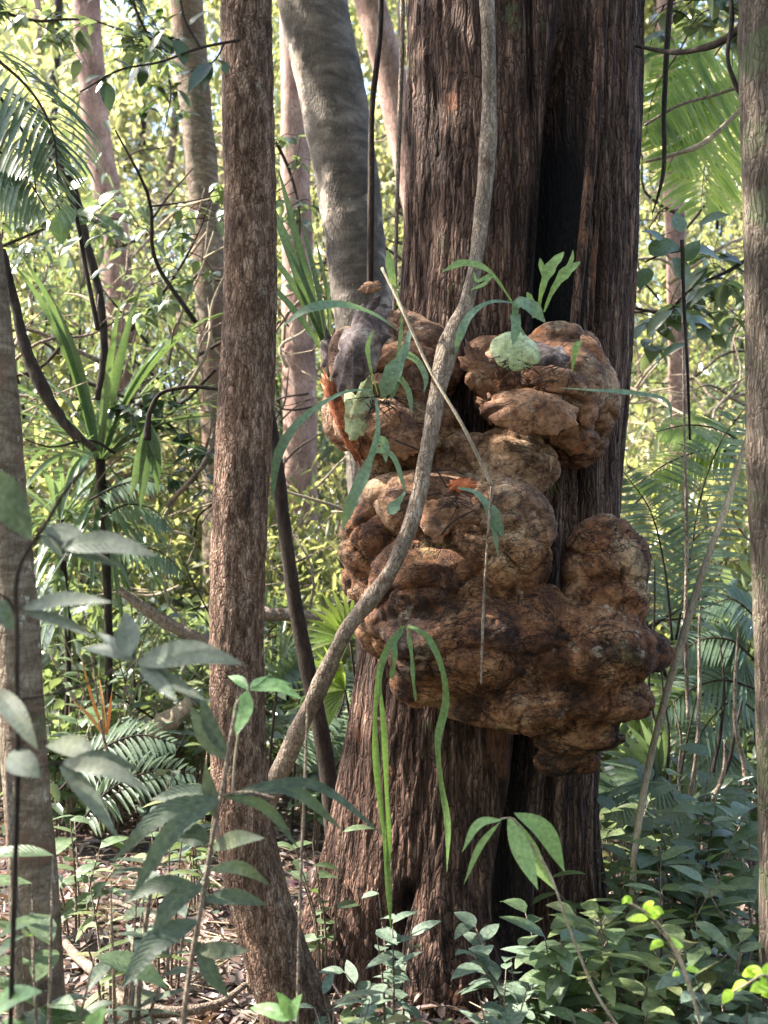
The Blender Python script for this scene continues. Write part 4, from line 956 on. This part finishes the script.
# pandanus and straps
def rosette(name, label, c, n, L, W, mat, seed, el=(.2, 1.3), droop=1.6, cat='plant', trunk=None, group=None, face=None):
    q = random.Random(seed); t = thing(name, label, cat, tuple(c), group); mb = MB()
    for i in range(n):
        a = q.random()*6.28; e = q.uniform(*el)
        leaf(mb, np.array(c)+np.array([math.cos(a)*.02, math.sin(a)*.02, 0]), (math.cos(a)*math.cos(e), math.sin(a)*math.cos(e), math.sin(e)), L*q.uniform(.6, 1.1), W*q.uniform(.7, 1.1), droop*q.uniform(.4, 1.2), (0, 0, 1), 'strap', 14, .35)
    if trunk:
        for i in range(n//2):
            a = q.random()*6.28; e = q.uniform(-1.4, -.2)
            leaf(mb, np.array(c) - np.array([0, 0, q.uniform(0, .35)]), (math.cos(a)*math.cos(e), math.sin(a)*math.cos(e), math.sin(e)), L*q.uniform(.5, .8), W*q.uniform(.6, .9), .8, (0, 0, 1), 'strap', 10, .35)
    mb.build('foliage', M[mat], t)
    if trunk:
        sb = MB(); tube(sb, [Vector(c), Vector((c[0]+.05, c[1], c[2]*.5)), Vector((c[0], c[1], -.05))], [trunk, trunk*.8, trunk*.9], 10, 14, .15); sb.build('stem', M['dark_bark'], t)
    return t
rosette('pandanus', 'spiky pandanus with long arching strap leaves left of the slender tree', P(100, 460, 6.2), 56, 1.2, .045, 'strap', 3, (.1, 1.35), 1.5, trunk=.028)
rosette('pandanus', 'lower tuft of strap leaves beneath the tall spiky pandanus', P(60, 520, 6.4), 30, .85, .04, 'palm', 5, (-.2, 1.2), 1.5, trunk=.022)

def pinnate(name, label, fronds, Y, mat, LP, WP, npin, cat='palm', group=None, droop=.5, back=.55, up=(0, -.6, .8)):
    """fronds: lists of pixels (with depth offset) for each rachis"""
    b = P(*fronds[0][0][:2], Y); t = thing(name, label, cat, tuple(b), group); mb, sb = MB(), MB()
    q = random.Random(int(Y*1000) + len(label))
    for fr in fronds:
        c = spline([P(p[0], p[1], Y + (p[2] if len(p) > 2 else 0)) for p in fr], 60)
        tube(sb, [c[i] for i in range(0, 60, 6)] + [c[-1]], [.007, .002], 6, 30)
        tg = np.gradient(c, axis=0)
        ln = np.linalg.norm(np.diff(c, axis=0), axis=1).sum()
        side0 = np.cross(nrm(c[-1]-c[0]), nrm(up)); side0 = nrm(side0)
        for i in range(npin):
            u = .12 + .87*i/npin; k = min(59, int(u*59))
            l = LP*np.sin(np.pi*(.12+.86*u)**.9)**.7
            for s in (-1, 1):
                d = nrm(tg[k])*back + side0*s + np.array([0, 0, -.15+q.uniform(-.1, .1)])
                leaf(mb, c[k], d, l*q.uniform(.9, 1.05), WP, droop*q.uniform(.6, 1.3), up, 'lance', 6, .2)
    sb.build('stem', M['dark_bark'], t); mb.build('foliage', M[mat], t)
    return t
pinnate('fern_palm', 'large feathery frond between the burl and the right edge trunk', [[(676, 640), (690, 560), (700, 500), (722, 440), (750, 402)], [(672, 640), (665, 570), (650, 510), (622, 470, -.1)]], 5.0, 'palm', .25, .015, 38, up=(-.3, -.9, .2))
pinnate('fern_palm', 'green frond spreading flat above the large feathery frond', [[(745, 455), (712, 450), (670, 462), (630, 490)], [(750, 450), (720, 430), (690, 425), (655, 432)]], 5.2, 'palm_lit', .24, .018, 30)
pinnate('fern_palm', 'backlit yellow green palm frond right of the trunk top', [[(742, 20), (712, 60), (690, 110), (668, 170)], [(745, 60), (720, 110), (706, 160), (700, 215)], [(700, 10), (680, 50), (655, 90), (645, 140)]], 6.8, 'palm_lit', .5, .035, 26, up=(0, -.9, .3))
pinnate('fern_palm', 'drooping dark palm fronds hanging in from the top left', [[(-40, 30), (0, 62), (30, 90), (52, 130), (58, 180)], [(-30, 70), (10, 110), (30, 150), (36, 190)], [(-60, 130), (-20, 140), (20, 170), (50, 215)]], 3.3, 'palm', .26, .022, 18, up=(0, -.6, .8), droop=1.2)
pinnate('fern_palm', 'grey green fern fronds low behind the slender tree', [[(330, 780), (350, 745), (380, 720), (400, 715)], [(300, 760), (330, 730), (345, 690), (340, 660)], [(290, 770), (300, 740), (318, 722), (340, 716)]], 5.2, 'palm', .17, .018, 22)
pinnate('fern_palm', 'pale comb like frond left of the slender tree at mid height', [[(100, 520), (125, 505), (150, 508), (172, 530)], [(105, 540), (130, 545), (160, 552), (185, 575)], [(90, 500), (120, 485), (140, 480), (165, 485)]], 5.6, 'palm', .20, .022, 16, up=(0, -.4, .9))
pinnate('fern_palm', 'shadowed fern fronds low at the far left', [[(75, 830), (110, 790), (160, 770), (200, 775)], [(60, 790), (100, 750), (140, 735), (180, 745)]], 5.0, 'palm', .20, .02, 20)
pinnate('fern_palm', 'dusty fronds drooping at the right behind the pale cane', [[(760, 690), (720, 680), (690, 690), (655, 720)], [(765, 720), (735, 700), (710, 720), (690, 760)], [(755, 660), (730, 640), (700, 640), (675, 660)], [(770, 640), (748, 610), (735, 600), (700, 610)]], 5.3, 'palm', .22, .016, 20)

def fan(name, label, leaves, Y, mat, cat='palm', group=None):
    """leaves: (hub px, hub py, radius px, direction angle deg, spread deg, tilt)"""
    b = P(leaves[0][0], leaves[0][1], Y); t = thing(name, label, cat, tuple(b), group); mb, sb = MB(), MB()
    q = random.Random(len(label)+int(Y*10))
    for (hx, hy, rp, ang, spd, tilt) in leaves:
        h = np.array(P(hx, hy, Y)); r = rp*Y/F; n = int(spd/9)
        a0 = R(ang); 
        for i in range(n):
            a = a0 + R(spd)*(i/(n-1)-.5)
            d = np.array([math.cos(a), -tilt*abs(math.cos(a*.5)), math.sin(a)])
            leaf(mb, h, d, r*q.uniform(.85, 1.05), r*.13, .45, (0, -1, .6), 'lance', 8, .3)
        st = -np.array([math.cos(a0), 0, math.sin(a0)])
        g = np.array([h[0]+st[0]*r*.5, Y+.15, max(-.02, min(h[2]-.2, .0))])
        tube(sb, [h, (h+g)/2+np.array([0, 0, .1]), g], [.006, .008, .01], 6, 14)
    sb.build('stem', M['dark_bark'], t); mb.build('foliage', M[mat], t); return t
FG = 'fan palms in the undergrowth'
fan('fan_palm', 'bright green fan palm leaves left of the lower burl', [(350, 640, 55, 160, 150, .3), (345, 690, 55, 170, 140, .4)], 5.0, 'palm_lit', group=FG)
fan('fan_palm', 'bluish fan palm leaf low between slender tree and liana', [(300, 690, 48, 60, 200, .5), (280, 660, 40, 10, 160, .5)], 5.6, 'palm', group=FG)
fan('fan_palm', 'grey fan palm leaves drooping right below the burl', [(660, 775, 70, 200, 220, .5), (690, 800, 70, -60, 200, .5), (620, 790, 55, 240, 200, .5)], 5.0, 'palm', group=FG)
fan('fan_palm', 'silvery fan palm leaf by the right edge trunk', [(745, 660, 70, 200, 200, .5), (720, 740, 60, 230, 180, .4)], 5.4, 'palm', group=FG)
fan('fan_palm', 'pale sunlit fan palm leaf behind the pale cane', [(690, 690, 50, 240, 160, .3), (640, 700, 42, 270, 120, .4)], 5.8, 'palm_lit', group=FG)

# thin cane thicket at lower right
TC = 'thin dark stems standing right of the burl tree'
q = random.Random(5)
for i, (x0, y0, x1, y1, wd) in enumerate([(680, 260, 684, 720, 4), (662, 640, 668, 880, 4), (705, 560, 690, 880, 5), (722, 640, 712, 870, 5), (738, 620, 744, 880, 6), (650, 560, 652, 860, 4), (676, 700, 678, 890, 4), (700, 690, 660, 900, 4), (730, 740, 690, 900, 8), (744, 700, 700, 860, 6)]):
    labs = ['tall dark stem rising through the broad backlit leaves', 'dark stem just right of the burl lobe tip', 'dark stem crossing the large feathery frond', 'dark stem right of the crossing stem by the fan palm', 'thick dark stem closest to the right edge trunk', 'thin dark stem hugging the right edge of the burl', 'short dark stem under the pale fan palm leaf', 'leaning thin stem crossing the short dark stems', 'thick leaning dead stem near the lower right undergrowth', 'dead stem leaning left from the right edge trunk']
    pstem('bare_sapling', labs[i], 'sapling', [(x0 + (x1-x0)*u + q.uniform(-5, 5), y0 + (y1-y0)*u) for u in (0, .2, .4, .6, .8, 1)], 4.9 + .1*(i % 4), [wd*.25, wd*.55, wd*.7, wd*.9, wd, wd], M['dark_bark' if i % 2 else 'vine_bark'], n=50, group=TC, rough=.35)

def leafy_branch(label, pts, Y, n, L, W, mat, seed, w=5, spread=.28):
    q = random.Random(seed)
    c = spline([P(p[0], p[1], Y + (p[2] if len(p) > 2 else 0)) for p in pts], 50)
    t = thing('leafy_branch', label, 'branch', tuple(c[0]), 'leafy branches reaching into the upper picture')
    sb, mb = MB(), MB(); tube(sb, [c[k] for k in range(0, 50, 7)], [w*Y/F/2, .002], 6, 40, .2)
    for i in range(n//7):
        p0 = c[q.randrange(6, 50)]; a = q.random()*6.28
        d = np.array([math.cos(a), math.sin(a), q.uniform(-.9, .5)])*spread*q.uniform(.4, 1.2)
        e = p0 + d; tube(sb, [p0, p0 + d*.5 + np.array([0, 0, .03]), e], [.004, .0015], 5, 8)
        for j in range(7):
            u = q.uniform(.3, 1); b = p0 + d*u; aa = q.random()*6.28
            leaf(mb, b, (math.cos(aa), math.sin(aa)*.6, q.uniform(-.9, .3)), L*q.uniform(.6, 1.2), W*q.uniform(.7, 1.2), q.uniform(.3, 1.3), (q.uniform(-.5, .5), q.uniform(-1, 0), 1), 'ovate', 6, .2)
    sb.build('stem', M['dark_bark'], t); mb.build('foliage', M[mat], t)
leafy_branch('shaded leafy branch crossing the top left corner', [(-40, -10), (30, 20), (90, 20), (150, 45)], 6.0, 150, .13, .05, 'bg_leaf2', 1)
leafy_branch('shaded leafy branch above the pandanus at the left', [(-30, 260), (30, 235), (90, 215), (150, 230)], 6.8, 160, .13, .055, 'bg_leaf2', 2)
leafy_branch('leafy branch in front of the mottled trunk', [(130, 330), (165, 290), (195, 240), (215, 190)], 6.4, 150, .12, .05, 'bg_leaf2', 3)
leafy_branch('leafy branch between mottled and pink trunks at the top', [(120, -40), (140, 20), (170, 80), (160, 150)], 7.5, 140, .13, .05, 'dark_leaf', 4)
leafy_branch('dark leafy branch at the top right corner', [(770, 20), (730, 10), (690, -5), (655, 10)], 4.8, 110, .13, .06, 'bg_leaf2', 5)
leafy_branch('broad leafed branch low over the right feathery fronds', [(760, 250), (730, 270), (690, 290), (655, 330)], 5.6, 130, .15, .075, 'bg_leaf2', 6)
leafy_branch('leafy branch in the gap right of the slender brown tree', [(262, 120), (285, 160), (300, 220), (292, 280)], 7.2, 90, .12, .05, 'bg_leaf2', 7)
leafy_branch('leafy branch drooping above the fallen sloping limb', [(80, 380), (130, 400), (175, 430), (200, 490)], 6.2, 130, .12, .05, 'dark_leaf', 8)
leafy_branch('leafy branch behind the dark stem at the far left middle', [(10, 330), (40, 340), (70, 370), (60, 420)], 7.8, 120, .13, .055, 'bg_leaf', 9)

# ------------------------------------------------------------------ thicket behind
def thicket_proto(name, h, wdt, n, mat, seed, L=.10, W=.045, nst=5):
    t = thing(name, 'x', 'shrub', (0, 0, 0))
    q = random.Random(seed); sb = MB(); tips = []
    for i in range(nst):
        a = q.random()*6.28; sp = wdt*q.uniform(.2, .9)
        e = Vector((math.cos(a)*sp, math.sin(a)*sp, h*q.uniform(.7, 1)))
        m = e*.5 + Vector((q.uniform(-.2, .2), q.uniform(-.2, .2), 0))
        tube(sb, [Vector((math.cos(a)*.1, math.sin(a)*.1, -.05)), m, e], [.012+.006*h, .009+.003*h, .004], 6, 14, .15)
        c = spline([Vector((0, 0, 0)), m, e], 12); tips += [c[k] for k in range(3, 12)]
        for b in range(5):
            p0 = Vector(c[q.randrange(4, 12)]); aa = q.random()*6.28
            p1 = p0 + Vector((math.cos(aa), math.sin(aa), q.uniform(-.1, .5)))*wdt*.5
            tube(sb, [p0, p0*.5+p1*.5+Vector((0, 0, .08)), p1], [.006, .002], 5, 8)
            tips += [np.array(p1), np.array(p0*.4+p1*.6)]
    sb.build('stem', M['vine_bark'] if seed % 2 else M['dark_bark'], t)
    r = np.random.default_rng(seed); tips = np.array([list(x) for x in tips])
    k = r.integers(0, len(tips), n)
    pos = tips[k] + r.normal(0, 1, (n, 3))*np.array([wdt*.17, wdt*.17, h*.06])
    pos[:, 2] = np.maximum(pos[:, 2], .03)
    cloud('foliage', pos, L, W, M[mat], t, seed=seed)
    return t
protos = [thicket_proto('thicket_shrub', 2.2, .9, 1100, 'bg_leaf', 1, .12, .05), thicket_proto('thicket_shrub', 1.5, .9, 900, 'bg_leaf2', 2, .14, .06), thicket_proto('thicket_shrub', 3.2, 1.2, 1700, 'bg_leaf3', 3, .12, .05), thicket_proto('thicket_shrub', 4.6, 1.4, 2400, 'bg_leaf2', 4, .12, .05), thicket_proto('thicket_shrub', .7, .6, 420, 'bg_leaf2', 5, .13, .05, 4), thicket_proto('understory_tree', 6.5, 1.7, 3200, 'bg_leaf', 6, .13, .055), thicket_proto('understory_tree', 8.0, 2.0, 3800, 'bg_leaf3', 7, .13, .055)]
kinds = {0: 'waist high yellowish green', 1: 'low glossy dark green', 2: 'tall pale yellow green', 3: 'tall glossy green', 4: 'knee high glossy', 5: 'slim airy green', 6: 'high airy yellow green'}
used = set()
def near(px):
    return ('at the far left edge' if px < 60 else 'behind the pandanus' if px < 140 else 'left of the slender brown tree' if px < 225 else 'right of the slender brown tree' if px < 330 else 'behind the burl trunk left side' if px < 420 else 'hidden mostly behind the burl trunk' if px < 620 else 'right of the burl tree' if px < 700 else 'beside the right edge trunk')
def far(Y):
    return 'nearest row of' if Y < 7.2 else 'second row of' if Y < 9.5 else 'middle of' if Y < 12.5 else 'deep in'
# (proto, px, Y, scale)
PL = [(4, 90, 6.2, 1), (4, 200, 6.6, 1.1), (4, 330, 6.4, 1), (4, 655, 5.9, 1), (4, 735, 6.4, 1.1), (4, 30, 6.9, 1.2), (4, 150, 7.8, 1.2), (4, 290, 8.0, 1.2), (4, 700, 8, 1.2),
      (1, 40, 7.6, 1), (1, 180, 7.1, .8), (1, 300, 7.5, .9), (1, 680, 6.8, .9), (1, 760, 7.8, 1), (1, 110, 9.4, 1), (1, 360, 9.2, 1), (1, 640, 9.4, 1), (1, 235, 10.5, 1.1), (1, 720, 10.8, 1.1),
      (0, 10, 8.6, 1), (0, 140, 8.6, .9), (0, 260, 9.0, 1), (0, 340, 8.2, .9), (0, 650, 8.4, 1), (0, 740, 9, 1), (0, 70, 11.5, 1.1), (0, 190, 12, 1.1), (0, 320, 11.8, 1.1), (0, 690, 11.8, 1.1), (0, 765, 12.2, 1.1),
      (2, 40, 10.2, 1), (2, 170, 10.8, 1), (2, 280, 12, 1), (2, 370, 13, 1), (2, 660, 10.6, 1), (2, 750, 11.6, 1), (2, 110, 13.6, 1.1), (2, 230, 14, 1.1), (2, 700, 14, 1.1), (2, 640, 13.2, 1.1),
      (3, 20, 9.8, 1), (3, 150, 11.4, .9), (3, 300, 10.6, .9), (3, 700, 12.4, 1), (3, 760, 14, 1), (3, 60, 14.6, 1), (3, 210, 15.2, 1), (3, 350, 15, 1), (3, 640, 15.4, 1),
      (5, 0, 12.5, 1), (5, 130, 15, 1), (5, 300, 14, 1), (5, 650, 16.5, 1), (5, 740, 13.2, 1), (5, 400, 16, 1),
      (6, 60, 17, 1), (6, 200, 18, 1), (6, 330, 17.5, 1), (6, 680, 18, 1), (6, 780, 17, 1), (6, -20, 15.5, 1)]
first = {}
ords = ['', 'second ', 'third ', 'fourth ', 'fifth ', 'sixth ']
cnt = {}
q = random.Random(12)
for (k, px, Y, s) in PL:
    t = protos[k] if k not in first else copy_tree(protos[k]); first[k] = 1
    x = atpx(px, Y); t.location = (x, Y, float(gz(x, Y))); t.rotation_euler = (0, 0, q.random()*6.28); t.scale = (s*q.uniform(.9, 1.1),)*3
    key = f"{kinds[k]} {'tree' if k > 4 else 'shrub'} {near(px)}, {far(Y)} the thicket"
    t['label'] = key; cnt.setdefault(key, []).append(t)
    t['category'] = 'tree' if k > 4 else 'shrub'
    t['group'] = 'airy trees standing in the thicket' if k > 4 else 'shrubs of the sunlit thicket'

# bare twigs tangled through the thicket
for nm, mt, sd in (('tangled_twigs', 'vine_bark', 1), ('tangled_twigs', 'dark_bark', 2), ('tangled_twigs', 'cane', 3)):
    q = random.Random(sd); tb = MB()
    for i in range(230):
        Y = q.uniform(5.8, 15); x = q.uniform(-.4, .4)*Y; z = q.uniform(.1, 1)**.8*.5*Y
        a = q.random()*6.28; l = q.uniform(.3, 1.4); el = q.uniform(-.6, 1.5)
        d = Vector((math.cos(a)*math.cos(el), math.sin(a)*math.cos(el), math.sin(el)))*l
        b = Vector((x, Y, max(.1, z)))
        k = Vector((q.uniform(-.2, .2), q.uniform(-.2, .2), q.uniform(-.15, .2)))*l
        r0 = q.uniform(.003, .016)
        tube(tb, [b, b+d*.35+k, b+d*.7-k*.4, b+d], [r0, r0*.8, r0*.6, r0*.3], 5, 12)
        for j in range(2):
            p0 = b + d*q.uniform(.2, .8); e = p0 + Vector((q.uniform(-1, 1), q.uniform(-1, 1), q.uniform(-.3, .9)))*l*.4
            tube(tb, [p0, p0*.5+e*.5+k*.3, e], [r0*.5, r0*.2], 4, 7)
    tag(tb.build(nm, M[mt]), kind='stuff')

# the far wood: one mass
r = np.random.default_rng(9)
pos = []
for i in range(560):
    Y = r.uniform(18.5, 36); x = r.uniform(-.46, .46)*Y; z = (r.random()**.9)*.66*Y
    n = 330
    pos.append(np.array([x, Y, z]) + r.normal(0, 1, (n, 3))*np.array([.8, .9, .5])*r.uniform(.45, 1.0))
pos = np.vstack(pos); pos = pos[pos[:, 2] > .2]
for k_, m_ in enumerate(('bg_leaf3', 'bg_leaf', 'bg_leaf2')):
    tag(cloud('distant_forest', pos[k_::3], (.20, .24, .17)[k_], (.10, .11, .08)[k_], M[m_], seed=3+k_), kind='stuff')

for i, (px, Yt, w0, lean, mt, lab) in enumerate([
    (32, 17, .10, .3, 'dark_bark', 'slim dark far trunk just right of the lichen trunk'), (62, 21, .13, -.5, 'pink_bark', 'slim pinkish far trunk left of the forked pink trunk'), (140, 19, .09, .6, 'pale_bark', 'slim pale far trunk midway between pink and mottled trunks'),
    (160, 23, .14, -.4, 'dark_bark', 'slim dark far trunk close to the left of the mottled trunk'), (212, 18, .07, .2, 'pink_bark', 'very thin pink far trunk beside the mottled trunk'), (284, 17.5, .08, -.3, 'dark_bark', 'slim dark far trunk right of the slender brown tree'),
    (318, 20, .12, .4, 'pink_bark', 'slim pink far trunk left of the leaning grey trunk'), (395, 18, .09, .1, 'dark_bark', 'slim dark far trunk in the gap left of the burl tree top'), (658, 17, .07, .3, 'dark_bark', 'thin dark far trunk close to the right of the burl tree'),
    (700, 19, .13, -.6, 'pale_bark', 'slim pale far trunk right of the salmon trunk'), (722, 22, .10, .5, 'pink_bark', 'slim pink far trunk left of the right edge trunk')]):
    x = atpx(px, Yt); t = thing('slim_tree', lab, 'tree', (x, Yt, float(gz(x, Yt))), 'slim trunks far back in the wood')
    sb = MB(); tube(sb, [(x, Yt, 0), (x+lean*.3, Yt, 5), (x+lean, Yt+.3, 10), (x+lean*1.4, Yt+.4, 16)], [w0, w0*.9, w0*.75, w0*.5], 10, 40, .1, 3)
    sb.build('trunk', M[mt], t)
# the wood goes on behind the photographer; unseen, added to block the low sky
r = np.random.default_rng(19); pos = []
for i in range(330):
    a = r.uniform(-math.pi*1.04, .04*math.pi); rd = r.uniform(5.0, 12); z = r.uniform(.2, 9.5)
    pos.append(np.array([math.cos(a)*rd*1.1, 1.0 + math.sin(a)*rd, z]) + r.normal(0, 1, (110, 3))*np.array([.9, .9, .7]))
pos = np.vstack(pos); pos = pos[(pos[:, 2] > .1) & ((pos[:, 1] < .5) | (np.abs(pos[:, 0]) > .42*pos[:, 1] + 1.2))]
tag(cloud('unseen_forest', pos, .22, .11, M['bg_leaf'], seed=6), kind='stuff')

# ------------------------------------------------------------------ litter
def litter():
    n = 34000
    Y = 2.2 + 11*r.random(n)**1.3; X = (r.random(n)-.5)*1.25*Y + 0*Y
    Z = gz(X, Y) + .012 + .02*r.random(n)
    mb = None
    o = cloud('fallen_leaves', np.stack([X, Y, Z], 1), .070, .024, M['litter'], droop=-.05, upb=1.5, seed=5)
    tag(o, kind='stuff')
    sb = MB(); q = random.Random(4)
    for i in range(800):
        y = q.uniform(2.6, 9); x = q.uniform(-.6, .6)*y; z = float(gz(x, y)) + .025
        a = q.random()*3.14; l = q.uniform(.08, .45)
        d = Vector((math.cos(a)*l, math.sin(a)*l, q.uniform(-.01, .03)))
        b = Vector((x, y, z)); tube(sb, [b, b+d*.5+Vector((q.uniform(-.02, .02), 0, .01)), b+d], [q.uniform(.002, .006), .002], 5, 7)
    o = sb.build('fallen_twigs', M['cane']); tag(o, kind='stuff')
litter()
def gp(px, py, up=0):
    Y = EYE*F/(py-HZ); return P(px, py, Y*(1-up/EYE))
for lab, pts, rad in [('curved dead branch lying on the litter at the lower left', [(55, 925), (75, 955), (105, 980), (130, 1003), (170, 1012), (215, 1005), (245, 985)], [.012, .018, .02, .02, .018, .014, .01]),
                 ('thin pale dead branch lying left of the slender tree foot', [(110, 900), (150, 915), (190, 940), (225, 945)], [.008, .01, .01, .006]),
                 ('short dead stick lying between slender tree and burl tree', [(310, 935), (345, 925), (385, 932)], [.01, .012, .006])]:
    mb = MB(); tube(mb, [gp(a, b, .05) for a, b in pts], rad, 10, 60, .25); tag(mb.build('fallen_branch', M['vine_bark']), lab, 'branch', 'dead branches on the leaf litter')
mb = MB(); tube(mb, [P(140, 742, 6.0), P(160, 728, 6.0), P(176, 716, 6.0), P(192, 700, 6.0)], [.05, .06, .055, .035], 12, 40, .5, 22); tag(mb.build('fallen_log', M['cane']), 'short bleached broken log in the undergrowth left of the slender tree', 'log')
for o in bpy.data.objects:
    if '_o' in o.keys(): del o['_o']
